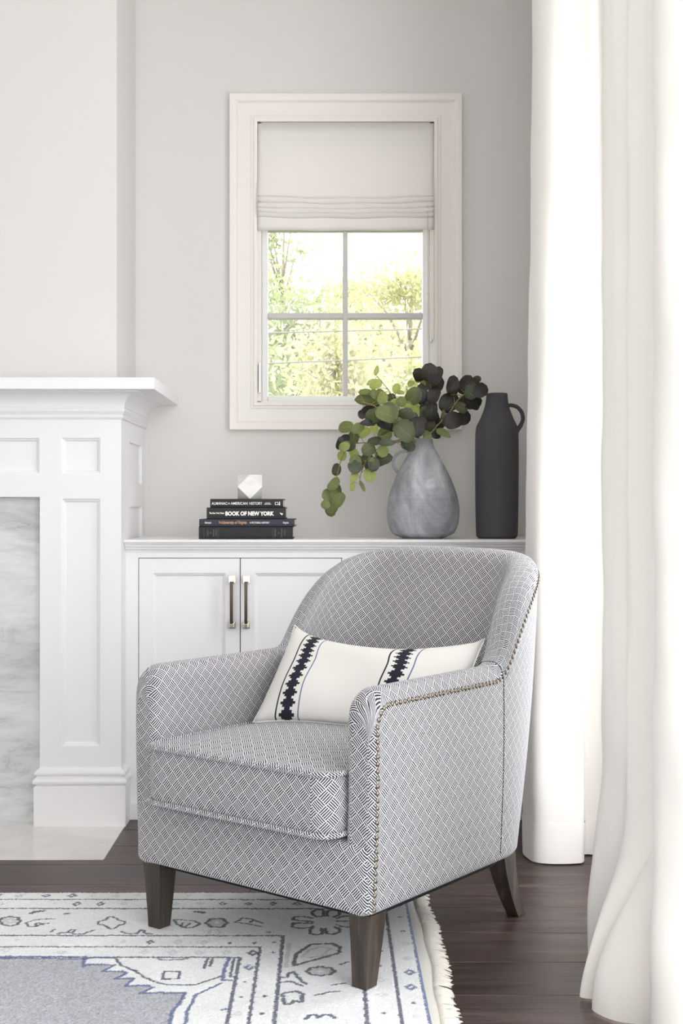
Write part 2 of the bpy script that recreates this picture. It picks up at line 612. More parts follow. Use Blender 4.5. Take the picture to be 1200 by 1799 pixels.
# measured plant and rug data (metres; leaf length/width in mm)
BRANCHES = {
    'light': ([(0.317, 4.25, 1.234), (0.278, 4.21, 1.289), (0.234, 4.17, 1.348), (0.204, 4.17, 1.401), (0.163, 4.17, 1.451), (0.158, 4.17, 1.47)],
        [(0.16,4.124,1.464,29,14,75,'L'),(0.141,4.11,1.424,28,14,35,'L'),(0.158,4.14,1.419,37,28,20,'L'),(0.225,4.115,1.404,28,23,80,'L'),
         (0.238,4.107,1.389,22,13,0,'L'),(0.179,4.122,1.374,40,29,65,'L'),(0.21,4.174,1.378,28,22,0,'D'),(0.218,4.128,1.359,34,20,20,'L'),
         (0.241,4.117,1.361,29,28,100,'G'),(0.266,4.181,1.343,31,30,70,'L'),(0.255,4.148,1.318,47,34,50,'D'),(0.274,4.156,1.3,50,40,60,'D'),
         (0.292,4.134,1.28,55,37,90,'P')]),
    'mid': ([(0.315, 4.25, 1.234), (0.258, 4.185, 1.293), (0.198, 4.12, 1.32), (0.148, 4.12, 1.35), (0.109, 4.12, 1.361)],
        [(0.127,4.142,1.393,43,19,175,'G'),(0.132,4.15,1.367,65,39,175,'O'),(0.159,4.127,1.385,40,25,-30,'G'),(0.186,4.061,1.315,61,47,-20,'G'),
         (0.149,4.091,1.313,37,37,90,'O'),(0.145,4.163,1.34,55,25,15,'P'),(0.115,4.153,1.323,26,22,90,'P'),(0.127,4.089,1.29,34,18,0,'P'),
         (0.191,4.101,1.281,55,28,-20,'P'),(0.248,4.09,1.262,64,46,-40,'O'),(0.219,4.113,1.291,49,28,20,'G'),(0.253,4.108,1.271,49,47,40,'O')]),
    'arch': ([(0.311, 4.25, 1.234), (0.267, 4.235, 1.245), (0.199, 4.22, 1.236), (0.123, 4.22, 1.233), (0.076, 4.22, 1.223), (0.047, 4.22, 1.179), (0.032, 4.22, 1.119), (0.023, 4.22, 1.073), (0.013, 4.22, 1.031)],
        [(0.157,4.213,1.284,33,24,90,'L'),(0.123,4.223,1.267,40,30,30,'L'),(0.192,4.235,1.258,44,32,20,'G'),(0.189,4.238,1.271,32,25,30,'G'),
         (0.101,4.159,1.277,41,28,30,'G'),(0.063,4.211,1.284,46,33,10,'G'),(0.09,4.237,1.253,41,29,80,'O'),(0.06,4.221,1.243,32,25,70,'P'),
         (0.041,4.188,1.23,35,19,75,'P'),(0.076,4.217,1.219,32,22,20,'D'),(0.056,4.159,1.216,33,26,20,'L'),(0.05,4.243,1.19,29,27,80,'L'),
         (0.087,4.237,1.196,41,29,110,'L'),(0.156,4.174,1.236,38,22,10,'D'),(0.03,4.233,1.144,33,24,80,'D'),(0.02,4.178,1.095,44,28,50,'G'),
         (0.003,4.203,1.058,38,35,60,'G'),(0.032,4.217,1.071,41,22,90,'D'),(0.038,4.184,1.042,47,34,60,'G'),(0.014,4.25,1.02,46,35,100,'G'),
         (-0.006,4.17,1.028,28,25,40,'G'),(0.022,4.191,1.061,31,22,80,'G')]),
    'droop': ([(0.313, 4.25, 1.234), (0.258, 4.185, 1.235), (0.195, 4.12, 1.224), (0.15, 4.12, 1.196), (0.12, 4.12, 1.153), (0.107, 4.12, 1.116), (0.106, 4.12, 1.09)],
        [(0.092,4.105,1.165,43,31,110,'G'),(0.089,4.1,1.149,37,34,-60,'D'),(0.115,4.141,1.161,29,19,20,'L'),(0.086,4.107,1.115,31,20,70,'L'),
         (0.082,4.138,1.085,25,15,85,'L'),(0.114,4.135,1.087,34,11,-65,'G'),(0.137,4.101,1.121,38,34,90,'L'),(0.134,4.111,1.205,37,34,30,'O'),
         (0.18,4.11,1.199,35,31,80,'L'),(0.183,4.113,1.171,49,34,20,'D'),(0.149,4.086,1.156,37,29,80,'D'),(0.142,4.081,1.161,29,18,75,'G'),
         (0.131,4.151,1.174,34,31,60,'D'),(0.192,4.075,1.225,43,21,0,'D'),(0.261,4.145,1.225,31,30,30,'D'),(0.26,4.103,1.224,25,23,40,'D')]),
    'upright': ([(0.321, 4.25, 1.234), (0.331, 4.26, 1.307), (0.348, 4.27, 1.375), (0.349, 4.27, 1.446)],
        [(0.281,4.24,1.431,22,21,45,'L'),(0.302,4.28,1.349,38,26,-55,'L'),(0.328,4.252,1.329,48,32,90,'D'),(0.333,4.256,1.262,29,22,-50,'G'),
         (0.311,4.31,1.467,39,36,120,'P'),(0.34,4.23,1.469,48,43,80,'P'),(0.364,4.226,1.456,53,38,70,'P'),(0.371,4.243,1.437,36,28,-30,'P'),
         (0.345,4.297,1.437,33,30,90,'D'),(0.321,4.262,1.431,23,18,80,'G'),(0.289,4.244,1.391,51,41,60,'O'),(0.316,4.253,1.397,56,31,90,'P'),
         (0.358,4.238,1.393,48,33,70,'P'),(0.342,4.266,1.352,51,43,60,'P'),(0.349,4.224,1.332,46,30,90,'P'),(0.342,4.264,1.296,43,31,80,'D')]),
    'right': ([(0.325, 4.25, 1.234), (0.368, 4.245, 1.291), (0.402, 4.24, 1.325), (0.435, 4.24, 1.373), (0.463, 4.24, 1.401)],
        [(0.421,4.26,1.429,51,33,80,'P'),(0.409,4.28,1.369,56,47,60,'P'),(0.407,4.285,1.367,39,15,75,'O'),(0.467,4.263,1.432,51,38,60,'P'),
         (0.506,4.286,1.447,27,22,50,'P'),(0.507,4.192,1.405,43,36,40,'P'),(0.484,4.219,1.404,46,37,50,'D'),(0.48,4.287,1.37,64,40,-15,'P'),
         (0.45,4.268,1.353,38,27,-30,'O'),(0.42,4.231,1.307,53,44,20,'P'),(0.459,4.284,1.321,44,37,20,'P'),(0.389,4.252,1.323,38,15,85,'O'),
         (0.378,4.272,1.297,38,31,30,'P'),(0.385,4.199,1.263,48,23,-30,'G'),(0.331,4.189,1.256,33,20,-45,'G'),(0.369,4.286,1.264,28,23,10,'P')]),
}
TEETH = [(-0.733, 2.837), (-0.681, 2.832), (-0.629, 2.825), (-0.543, 2.829), (-0.536, 2.783), (-0.531, 2.794), (-0.496, 2.795), (-0.47, 2.79), (-0.489, 2.752), (-0.444, 2.753), (-0.435, 2.74), (-0.455, 2.71), (-0.414, 2.713), (-0.426, 2.668), (-0.4, 2.672), (-0.378, 2.672), (-0.366, 2.659), (-0.387, 2.63), (-0.296, 2.633), (-0.298, 2.59), (-0.305, 2.557), (-0.31, 2.535), (-0.309, 2.496), (-0.308, 2.46)]
STROKES = [
    (6,'b',[(-0.543,2.829),(-0.517,2.839),(-0.478,2.832)]),
    (4,'n',[(-0.472,2.829),(-0.455,2.79),(-0.435,2.77),(-0.415,2.756)]),
    (4,'n',[(-0.429,2.763),(-0.411,2.746),(-0.392,2.717),(-0.361,2.688),(-0.331,2.674),(-0.299,2.674),(-0.276,2.676),(-0.251,2.701),(-0.227,2.728)]),
    (5,'b',[(-0.223,2.685),(-0.245,2.659),(-0.274,2.616),(-0.275,2.584),(-0.281,2.537),(-0.278,2.496),(-0.278,2.46)]),
    (6,'b',[(-0.22,2.832),(-0.225,2.766),(-0.223,2.702),(-0.198,2.699)]),
    (4,'n',[(-0.209,2.829),(-0.209,2.723),(-0.197,2.72)]),
    (5,'n',[(-0.268,2.829),(-0.27,2.77)]),
    (5,'n',[(-0.257,2.829),(-0.258,2.783)]),
    (4,'n',[(-0.379,2.83),(-0.361,2.82),(-0.336,2.823),(-0.312,2.83)]),
    (4,'n',[(-0.354,2.752),(-0.32,2.752),(-0.319,2.71),(-0.353,2.708),(-0.354,2.752)]),
    (6,'b',[(-0.203,2.546),(-0.211,2.542)]),
    (6,'k',[(-0.748,3.086),(-0.748,3.082),(-0.75,3.078),(-0.751,3.075),(-0.75,3.07),(-0.749,3.065),(-0.749,3.061),(-0.752,3.059),(-0.755,3.059),(-0.758,3.058),(-0.76,3.056),(-0.762,3.052),(-0.765,3.051),(-0.768,3.052),(-0.772,3.056),(-0.775,3.058),(-0.778,3.059),(-0.781,3.059),(-0.785,3.061),(-0.788,3.065),(-0.789,3.07),(-0.791,3.075),(-0.793,3.078),(-0.797,3.082),(-0.799,3.086),(-0.799,3.091),(-0.798,3.095),(-0.797,3.098),(-0.797,3.103),(-0.799,3.108),(-0.798,3.112),(-0.796,3.114),(-0.792,3.115),(-0.789,3.115),(-0.787,3.118),(-0.786,3.121),(-0.783,3.123),(-0.779,3.121),(-0.775,3.118),(-0.772,3.115),(-0.769,3.115),(-0.765,3.114),(-0.762,3.112),(-0.759,3.108),(-0.758,3.103),(-0.756,3.098),(-0.754,3.095),(-0.75,3.091),(-0.748,3.086)]),
    (9,'g',[(-0.761,3.086),(-0.761,3.084),(-0.762,3.083),(-0.763,3.081),(-0.763,3.079),(-0.762,3.077),(-0.762,3.075),(-0.763,3.074),(-0.765,3.074),(-0.767,3.074),(-0.767,3.073),(-0.768,3.071),(-0.769,3.07),(-0.771,3.071),(-0.773,3.073),(-0.774,3.074),(-0.776,3.074),(-0.777,3.074),(-0.779,3.075),(-0.78,3.077),(-0.781,3.079),(-0.781,3.081),(-0.783,3.083),(-0.785,3.084),(-0.786,3.086),(-0.786,3.088),(-0.785,3.09),(-0.784,3.092),(-0.784,3.094),(-0.785,3.096),(-0.785,3.098),(-0.784,3.099),(-0.782,3.099),(-0.781,3.099),(-0.78,3.1),(-0.779,3.102),(-0.778,3.103),(-0.776,3.102),(-0.774,3.1),(-0.773,3.099),(-0.771,3.099),(-0.77,3.099),(-0.768,3.098),(-0.767,3.096),(-0.766,3.094),(-0.766,3.092),(-0.764,3.09),(-0.762,3.088),(-0.761,3.086)]),
    (4,'k',[(-0.491,3.074),(-0.491,3.068),(-0.493,3.063),(-0.496,3.06),(-0.5,3.057),(-0.503,3.055),(-0.505,3.053),(-0.506,3.049),(-0.507,3.045),(-0.508,3.04),(-0.509,3.035),(-0.512,3.031),(-0.516,3.029),(-0.521,3.031),(-0.525,3.035),(-0.528,3.04),(-0.531,3.045),(-0.533,3.049),(-0.536,3.053),(-0.539,3.055),(-0.542,3.057),(-0.547,3.06),(-0.551,3.063),(-0.555,3.068),(-0.557,3.074),(-0.557,3.08),(-0.555,3.085),(-0.552,3.088),(-0.548,3.091),(-0.545,3.093),(-0.543,3.095),(-0.542,3.099),(-0.541,3.103),(-0.54,3.109),(-0.539,3.114),(-0.536,3.118),(-0.532,3.119),(-0.527,3.118),(-0.523,3.114),(-0.519,3.109),(-0.516,3.103),(-0.514,3.099),(-0.512,3.095),(-0.509,3.093),(-0.505,3.091),(-0.501,3.088),(-0.496,3.085),(-0.493,3.08),(-0.491,3.074)]),
    (7,'k',[(-0.243,3.074),(-0.243,3.069),(-0.245,3.066),(-0.247,3.062),(-0.248,3.059),(-0.249,3.056),(-0.25,3.052),(-0.251,3.048),(-0.253,3.044),(-0.256,3.043),(-0.259,3.044),(-0.263,3.044),(-0.266,3.045),(-0.268,3.044),(-0.272,3.044),(-0.275,3.043),(-0.278,3.044),(-0.281,3.048),(-0.283,3.052),(-0.284,3.056),(-0.285,3.059),(-0.288,3.062),(-0.29,3.066),(-0.292,3.069),(-0.294,3.074),(-0.293,3.078),(-0.292,3.082),(-0.29,3.085),(-0.288,3.088),(-0.287,3.092),(-0.287,3.096),(-0.286,3.101),(-0.284,3.104),(-0.28,3.105),(-0.277,3.105),(-0.274,3.104),(-0.271,3.103),(-0.268,3.104),(-0.265,3.105),(-0.261,3.105),(-0.258,3.104),(-0.255,3.101),(-0.253,3.096),(-0.252,3.092),(-0.251,3.088),(-0.249,3.085),(-0.246,3.082),(-0.244,3.078),(-0.243,3.074)]),
    (12,'g',[(-0.253,3.074),(-0.253,3.071),(-0.254,3.07),(-0.256,3.068),(-0.257,3.066),(-0.257,3.064),(-0.257,3.062),(-0.258,3.06),(-0.259,3.058),(-0.261,3.057),(-0.263,3.058),(-0.265,3.059),(-0.267,3.059),(-0.268,3.059),(-0.27,3.058),(-0.272,3.057),(-0.274,3.058),(-0.276,3.06),(-0.277,3.062),(-0.277,3.064),(-0.278,3.066),(-0.279,3.068),(-0.281,3.07),(-0.283,3.071),(-0.283,3.074),(-0.283,3.076),(-0.282,3.078),(-0.281,3.08),(-0.28,3.081),(-0.279,3.083),(-0.279,3.086),(-0.278,3.088),(-0.277,3.09),(-0.275,3.09),(-0.273,3.09),(-0.271,3.089),(-0.269,3.089),(-0.268,3.089),(-0.266,3.09),(-0.264,3.09),(-0.262,3.09),(-0.26,3.088),(-0.259,3.086),(-0.259,3.083),(-0.258,3.081),(-0.257,3.08),(-0.255,3.078),(-0.254,3.076),(-0.253,3.074)]),
    (3,'g',[(-0.252,3.001),(-0.253,2.998),(-0.254,2.995),(-0.255,2.993),(-0.256,2.991),(-0.256,2.988),(-0.256,2.985),(-0.257,2.982),(-0.258,2.98),(-0.26,2.979),(-0.262,2.979),(-0.264,2.98),(-0.265,2.981),(-0.267,2.98),(-0.269,2.979),(-0.271,2.979),(-0.273,2.98),(-0.274,2.982),(-0.275,2.985),(-0.276,2.988),(-0.277,2.991),(-0.278,2.993),(-0.28,2.995),(-0.281,2.998),(-0.282,3.001),(-0.282,3.004),(-0.281,3.006),(-0.279,3.009),(-0.279,3.011),(-0.278,3.013),(-0.278,3.016),(-0.278,3.02),(-0.277,3.022),(-0.275,3.023),(-0.273,3.022),(-0.271,3.021),(-0.269,3.021),(-0.267,3.021),(-0.266,3.022),(-0.264,3.023),(-0.262,3.022),(-0.26,3.02),(-0.259,3.016),(-0.258,3.013),(-0.257,3.011),(-0.256,3.009),(-0.255,3.006),(-0.253,3.004),(-0.252,3.001)]),
    (6,'k',[(0.017,2.754),(0.015,2.75),(0.012,2.748),(0.01,2.745),(0.01,2.742),(0.009,2.738),(0.008,2.735),(0.004,2.733),(-0.0,2.733),(-0.004,2.733),(-0.007,2.731),(-0.01,2.728),(-0.014,2.727),(-0.018,2.728),(-0.021,2.731),(-0.024,2.733),(-0.028,2.733),(-0.032,2.733),(-0.036,2.735),(-0.038,2.738),(-0.038,2.742),(-0.039,2.745),(-0.041,2.748),(-0.044,2.75),(-0.045,2.754),(-0.044,2.757),(-0.041,2.76),(-0.039,2.763),(-0.038,2.766),(-0.038,2.77),(-0.036,2.773),(-0.033,2.775),(-0.028,2.775),(-0.025,2.775),(-0.022,2.777),(-0.018,2.78),(-0.014,2.781),(-0.01,2.78),(-0.007,2.777),(-0.004,2.775),(-0.0,2.775),(0.004,2.775),(0.008,2.773),(0.01,2.77),(0.01,2.766),(0.01,2.763),(0.012,2.76),(0.015,2.757),(0.017,2.754)]),
    (12,'g',[(0.004,2.754),(0.004,2.752),(0.002,2.75),(0.0,2.749),(-0.001,2.748),(-0.002,2.746),(-0.002,2.744),(-0.003,2.742),(-0.005,2.741),(-0.007,2.74),(-0.01,2.74),(-0.012,2.741),(-0.014,2.741),(-0.016,2.741),(-0.018,2.74),(-0.021,2.74),(-0.023,2.741),(-0.025,2.742),(-0.026,2.744),(-0.026,2.746),(-0.027,2.748),(-0.029,2.749),(-0.03,2.75),(-0.032,2.752),(-0.033,2.754),(-0.032,2.756),(-0.03,2.757),(-0.029,2.759),(-0.027,2.76),(-0.027,2.762),(-0.026,2.764),(-0.025,2.766),(-0.024,2.767),(-0.021,2.768),(-0.019,2.767),(-0.016,2.767),(-0.014,2.767),(-0.012,2.767),(-0.01,2.767),(-0.007,2.768),(-0.005,2.767),(-0.003,2.766),(-0.002,2.764),(-0.002,2.762),(-0.001,2.76),(0.0,2.759),(0.002,2.757),(0.004,2.756),(0.004,2.754)]),
    (4,'k',[(-0.668,3.106),(-0.691,3.103),(-0.717,3.095),(-0.732,3.074),(-0.719,3.047),(-0.705,3.045),(-0.691,3.066),(-0.676,3.07)]),
    (4,'k',[(-0.7,3.047),(-0.706,3.066),(-0.699,3.074),(-0.688,3.061)]),
    (10,'n',[(-0.737,3.146),(-0.729,3.159),(-0.71,3.164)]),
    (8,'n',[(-0.65,3.14),(-0.644,3.144)]),
    (4,'n',[(-0.637,2.994),(-0.63,3.002),(-0.612,3.005),(-0.599,2.993),(-0.578,2.994),(-0.569,3.005),(-0.557,3.021)]),
    (4,'n',[(-0.616,3.009),(-0.612,3.023),(-0.599,3.023),(-0.605,3.009)]),
    (4,'n',[(-0.657,3.009),(-0.654,3.023),(-0.65,3.025)]),
    (4,'n',[(-0.49,3.013),(-0.478,2.997),(-0.451,2.994)]),
    (5,'n',[(-0.464,2.994),(-0.449,2.997),(-0.446,3.023),(-0.435,3.017),(-0.434,3.001),(-0.416,2.994)]),
    (4,'k',[(-0.376,3.099),(-0.355,3.097),(-0.323,3.086),(-0.307,3.064),(-0.324,3.041),(-0.343,3.037),(-0.365,3.066),(-0.376,3.099)]),
    (4,'k',[(-0.355,3.049),(-0.35,3.074)]),
    (4,'k',[(-0.341,3.042),(-0.333,3.07)]),
    (10,'n',[(-0.33,3.159),(-0.307,3.151)]),
    (4,'k',[(-0.159,3.047),(-0.2,3.07),(-0.224,3.078),(-0.208,3.108),(-0.186,3.103),(-0.156,3.07)]),
    (4,'k',[(-0.187,3.078),(-0.18,3.095)]),
    (6,'k',[(-0.01,3.173),(-0.027,3.173),(-0.038,3.159),(-0.037,3.14),(-0.027,3.12),(-0.01,3.124),(-0.008,3.166)]),
    (6,'k',[(-0.001,3.124),(-0.0,3.166),(0.018,3.173),(0.031,3.159),(0.029,3.133),(0.015,3.117)]),
    (6,'k',[(-0.037,3.108),(-0.06,3.12),(-0.081,3.117),(-0.084,3.095),(-0.037,3.082)]),
    (6,'k',[(-0.037,3.073),(-0.082,3.073),(-0.086,3.045),(-0.063,3.033),(-0.042,3.039),(-0.034,3.051)]),
    (6,'k',[(-0.014,3.033),(-0.011,2.997),(-0.026,2.986),(-0.04,2.997),(-0.042,3.021),(-0.034,3.042)]),
    (6,'k',[(-0.004,3.033),(-0.002,2.997),(0.013,2.991),(0.029,3.006),(0.028,3.033),(0.019,3.042)]),
    (6,'k',[(0.024,3.108),(0.041,3.124),(0.058,3.125)]),
    (6,'k',[(0.024,3.085),(0.057,3.085)]),
    (5,'k',[(0.023,3.057),(0.04,3.045),(0.056,3.042)]),
    (7,'k',[(-0.074,2.787),(-0.071,2.855),(-0.056,2.888),(-0.037,2.924),(0.011,2.928),(0.028,2.905),(0.028,2.871),(0.016,2.858),(-0.024,2.826),(-0.054,2.805),(-0.069,2.789)]),
    (5,'g',[(-0.057,2.839),(-0.04,2.888),(-0.013,2.905),(0.007,2.893),(-0.009,2.855),(-0.04,2.834)]),
    (5,'n',[(0.011,2.674),(0.024,2.681),(0.039,2.683)]),
    (4,'n',[(-0.025,2.618),(-0.008,2.627),(0.006,2.636),(0.025,2.639)]),
    (4,'n',[(0.029,2.795),(0.046,2.808)]),
    (7,'n',[(-0.091,2.613),(-0.095,2.623),(-0.083,2.636),(-0.062,2.64),(-0.051,2.623),(-0.052,2.584),(-0.069,2.589),(-0.074,2.573),(-0.086,2.571),(-0.091,2.6)]),
    (6,'n',[(-0.097,2.717),(-0.086,2.719),(-0.084,2.741),(-0.072,2.751),(-0.065,2.722),(-0.054,2.695),(-0.045,2.681)]),
    (5,'n',[(-0.099,2.69),(-0.076,2.693),(-0.052,2.669)]),
    (6,'n',[(-0.043,2.497),(-0.035,2.516),(-0.022,2.518),(-0.018,2.503),(-0.008,2.518),(0.006,2.518),(0.014,2.501)]),
    (8,'g',[(-0.088,2.927),(-0.09,2.844),(-0.091,2.777)]),
]
DIAMONDS = [
    (-0.85,3.297,0.006,0.008,'n'), (-0.789,3.297,0.006,0.006,'g'), (-0.73,3.288,0.014,0.017,'n'), (-0.663,3.288,0.014,0.019,'n'), (-0.608,3.288,0.011,0.014,'g'),
    (-0.548,3.286,0.015,0.015,'g'), (-0.636,3.22,0.012,0.02,'n'), (-0.577,3.22,0.012,0.02,'n'), (-0.517,3.22,0.013,0.016,'g'), (-0.816,3.23,0.006,0.008,'g'),
    (-0.694,3.224,0.006,0.007,'g'), (-0.723,2.95,0.007,0.009,'g'), (-0.6,2.946,0.004,0.006,'g'), (-0.473,2.938,0.008,0.016,'g'), (-0.732,2.886,0.014,0.022,'g'),
    (-0.603,2.871,0.016,0.014,'g'), (-0.493,3.29,0.012,0.012,'g'), (-0.359,3.288,0.009,0.012,'g'), (-0.306,3.29,0.012,0.01,'g'), (-0.387,3.22,0.012,0.016,'g'),
    (-0.323,3.224,0.012,0.016,'g'), (-0.267,3.222,0.012,0.016,'k'), (-0.201,3.22,0.011,0.014,'k'), (-0.411,2.937,0.012,0.014,'k'), (-0.346,2.937,0.013,0.02,'g'),
    (-0.285,2.934,0.01,0.018,'g'), (-0.226,2.932,0.005,0.01,'n'), (-0.169,2.932,0.005,0.008,'n'), (-0.414,2.87,0.015,0.017,'g'), (-0.35,2.869,0.015,0.018,'g'),
    (-0.289,2.867,0.013,0.019,'g'), (-0.23,2.869,0.014,0.016,'g'), (-0.168,2.867,0.015,0.021,'n'), (-0.171,2.777,0.015,0.019,'b'), (-0.176,2.695,0.006,0.007,'n'),
    (-0.178,2.61,0.005,0.007,'n'), (-0.178,2.523,0.012,0.016,'g'), (-0.13,2.613,0.007,0.008,'n'), (-0.131,2.525,0.006,0.009,'n'), (-0.137,3.221,0.01,0.016,'k'),
    (-0.076,3.221,0.013,0.016,'k'), (-0.006,3.221,0.013,0.016,'k'), (-0.14,3.007,0.005,0.008,'k'), (-0.122,2.936,0.005,0.007,'n'), (-0.123,2.871,0.006,0.008,'n'),
    (-0.129,2.616,0.005,0.006,'n'), (-0.129,2.524,0.003,0.006,'n'), (0.18,3.215,0.016,0.022,'k'), (0.179,3.115,0.006,0.007,'k'), (0.18,3.014,0.007,0.009,'k'),
    (0.181,2.926,0.014,0.012,'g'), (0.179,2.831,0.012,0.015,'g'), (0.179,2.747,0.015,0.018,'b'), (0.176,2.662,0.015,0.02,'b'), (0.176,2.576,0.004,0.008,'n'),
    (0.175,2.509,0.007,0.008,'g'), (0.12,2.877,0.007,0.008,'n'), (0.116,2.784,0.006,0.008,'n'), (0.114,2.703,0.013,0.016,'g'), (0.112,2.621,0.015,0.012,'g'),
    (0.112,2.526,0.007,0.007,'n'),
]


# ------------------------------------------------------------------ the room
def wall_with_holes(name, axis, u0, u1, z0, z1, p0, p1, holes, mat):
    """wall slab; axis 'x': u runs along X and p along Y, axis 'y': u runs along Y and p along X"""
    us = sorted({u0, u1, *[h[0] for h in holes], *[h[1] for h in holes]})
    zs = sorted({z0, z1, *[h[2] for h in holes], *[h[3] for h in holes]})
    lst = []
    for a, b in zip(us, us[1:]):
        for c, d in zip(zs, zs[1:]):
            m, k = (a + b) / 2, (c + d) / 2
            if any(h[0] < m < h[1] and h[2] < k < h[3] for h in holes):
                continue
            lst.append((a, b, p0, p1, c, d) if axis == 'x' else (p0, p1, a, b, c, d))
    bm = bmesh.new()
    for e in lst:
        bm_box(bm, *e)
    bmesh.ops.remove_doubles(bm, verts=bm.verts, dist=1e-5)
    o = obj(name, bm_mesh(bm, name), mat)
    o['kind'] = 'structure'
    return o


R = ROOM
wall_with_holes('wall_back', 'x', R['x0'] - .15, R['x1'] + .15, -.05, R['z1'], R['y1'], R['y1'] + .15, [(-.245, .378, 1.402, 2.402)], M['wall'])
wall_with_holes('wall_right', 'y', R['y0'], R['y1'], -.05, R['z1'], R['x1'], R['x1'] + .15, [h for h in OPEN_RIGHT], M['wall'])
wall_with_holes('wall_left', 'y', R['y0'], R['y1'], -.05, R['z1'], R['x0'] - .15, R['x0'], [], M['ceiling'])  # unseen wall, given the lighter ceiling paint to bounce more light
wall_with_holes('wall_front', 'x', R['x0'] - .15, R['x1'] + .15, -.05, R['z1'], R['y0'] - .15, R['y0'], OPEN_REAR_FILL, M['ceiling'])  # also unseen and painted lighter to raise the bounce light
o = box('ceiling', (R['x0'] - .15, R['x1'] + .15, R['y0'] - .15, R['y1'] + .15, R['z1'], R['z1'] + .15), M['ceiling'])
o['kind'] = 'structure'
# chimney breast stands proud of the back wall above and behind the mantel
o = box('wall_chimney_breast', (-2.63, -.692, 4.16, 4.57, 0, R['z1']), M['wall'])
o['kind'] = 'structure'

# floor: sub-floor with oak planks laid left to right
floor = box('floor', (R['x0'], R['x1'], R['y0'], R['y1'], -.05, -.0125), M['floor'])
floor['kind'] = 'structure'
PW = 0.1935
plank_me = {}
for L in (1.2, 2.3, 2.6):
    bm = bmesh.new()
    bm_box(bm, -L / 2, L / 2, -PW / 2 + .0006, PW / 2 - .0006, -.0115, 0, .0012, 1)
    plank_me[L] = bm_mesh(bm, 'plank')
y = 2.641 - 7 * PW
row = 0
while y < R['y1']:
    # random-length boards; most end joints fall under the rug, the mantel or beyond the curtains
    if 3.25 < y + PW / 2 < 3.45:
        joints = [-3.4, -2.405, -.205, R['x1']]
    else:
        a = -1.22 - (row * .37) % .33
        joints = [-3.4, a, R['x1']] if row % 4 != 1 else [-3.4, -1.05, R['x1']]
    for a, b in zip(joints, joints[1:]):
        L = min(plank_me, key=lambda q: abs(q - (b - a)))
        sy = min(1.0, (R['y1'] - y) / PW)
        o = obj('plank', plank_me[L], M['floor'], floor)
        o.scale = ((b - a - .001) / L, sy, 1)
        o.location = ((a + b) / 2, y + PW * sy / 2, 0)
    y += PW
    row += 1

# ------------------------------------------------------------------ small window in the back wall
win = bpy.data.objects.new('window_1', None)
COL.objects.link(win)
win.location = (0.066, 4.57, 1.4)
win['kind'] = 'structure'
win['label'] = 'white cased four-pane window above the cabinet'


def wpart(o):
    o.parent = win
    o.matrix_parent_inverse = Matrix.Translation((-0.066, -4.57, -1.4))
    return o


CAS = [(0.0, 0.0), (0.0, .018), (.006, .020), (.012, .020), (.014, .016), (.022, .015), (.026, .013), (.066, .012), (.070, .014),
       (.074, .020), (.080, .023), (.084, .024), (.098, .024), (.1005, .022), (.1005, 0.0)]
for k, (v, f) in enumerate(frame_sides(-.2516, .3846, 1.3964, 2.405, CAS, 4.57)):
    wpart(obj('casing', mesh(v, f, 'casing'), M['trim']))
# jamb liner between casing and sash
wpart(boxes('jamb', [(-.2516, -.238, 4.565, 4.70, 1.39, 2.41), (.371, .3846, 4.565, 4.70, 1.39, 2.41),
                     (-.2516, .3846, 4.565, 4.70, 2.395, 2.41), (-.2516, .3846, 4.565, 4.70, 1.386, 1.4)], M['trim']))
# sash frame: stiles and rails round the glass
SA = dict(x0=-.2165, x1=.3470, z0=1.4225, z1=2.34, y0=4.60, y1=4.645)
for e in ((-.238, SA['x0'], SA['y0'], SA['y1'], 1.4, 2.395), (SA['x1'], .371, SA['y0'], SA['y1'], 1.4, 2.395)):
    wpart(box('sash_stile', e, M['white'], bev=.003))
for e in ((SA['x0'], SA['x1'], SA['y0'], SA['y1'], 1.4, SA['z0']), (SA['x0'], SA['x1'], SA['y0'], SA['y1'], 2.34, 2.395)):
    wpart(box('sash_rail', e, M['white'], bev=.003))
# the photo's upper pane edge shows just under the shade: a narrow rail there
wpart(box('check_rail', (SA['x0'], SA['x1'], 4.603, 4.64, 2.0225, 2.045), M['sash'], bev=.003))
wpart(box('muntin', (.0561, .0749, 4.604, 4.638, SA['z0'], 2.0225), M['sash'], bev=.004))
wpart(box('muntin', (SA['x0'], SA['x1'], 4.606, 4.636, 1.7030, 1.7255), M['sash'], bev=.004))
for (a, b) in ((SA['x0'], .0561), (.0749, SA['x1'])):
    for (c, d) in ((SA['z0'], 1.7030), (1.7255, 2.0225)):
        wpart(box('pane', (a, b, 4.620, 4.624, c, d), M['glass']))
wpart(box('pane', (SA['x0'], SA['x1'], 4.620, 4.624, 2.045, 2.34), M['glass']))
wpart(boxes('latch', [(-.2455, -.2405, 4.552, 4.566, 1.43, 1.535), (-.2445, -.2395, 4.545, 4.556, 1.482, 1.496)], M['nickel'], bev=.001))

# roman shade with gathered folds, hung inside the casing
sh = thing('roman_shade', 'white linen roman shade pulled halfway down over the small window', 'window shade', (0.066, 4.56, 2.40))


def spart(o):
    o.parent = sh
    o.matrix_parent_inverse = Matrix.Translation((-0.066, -4.56, -2.40))
    return o


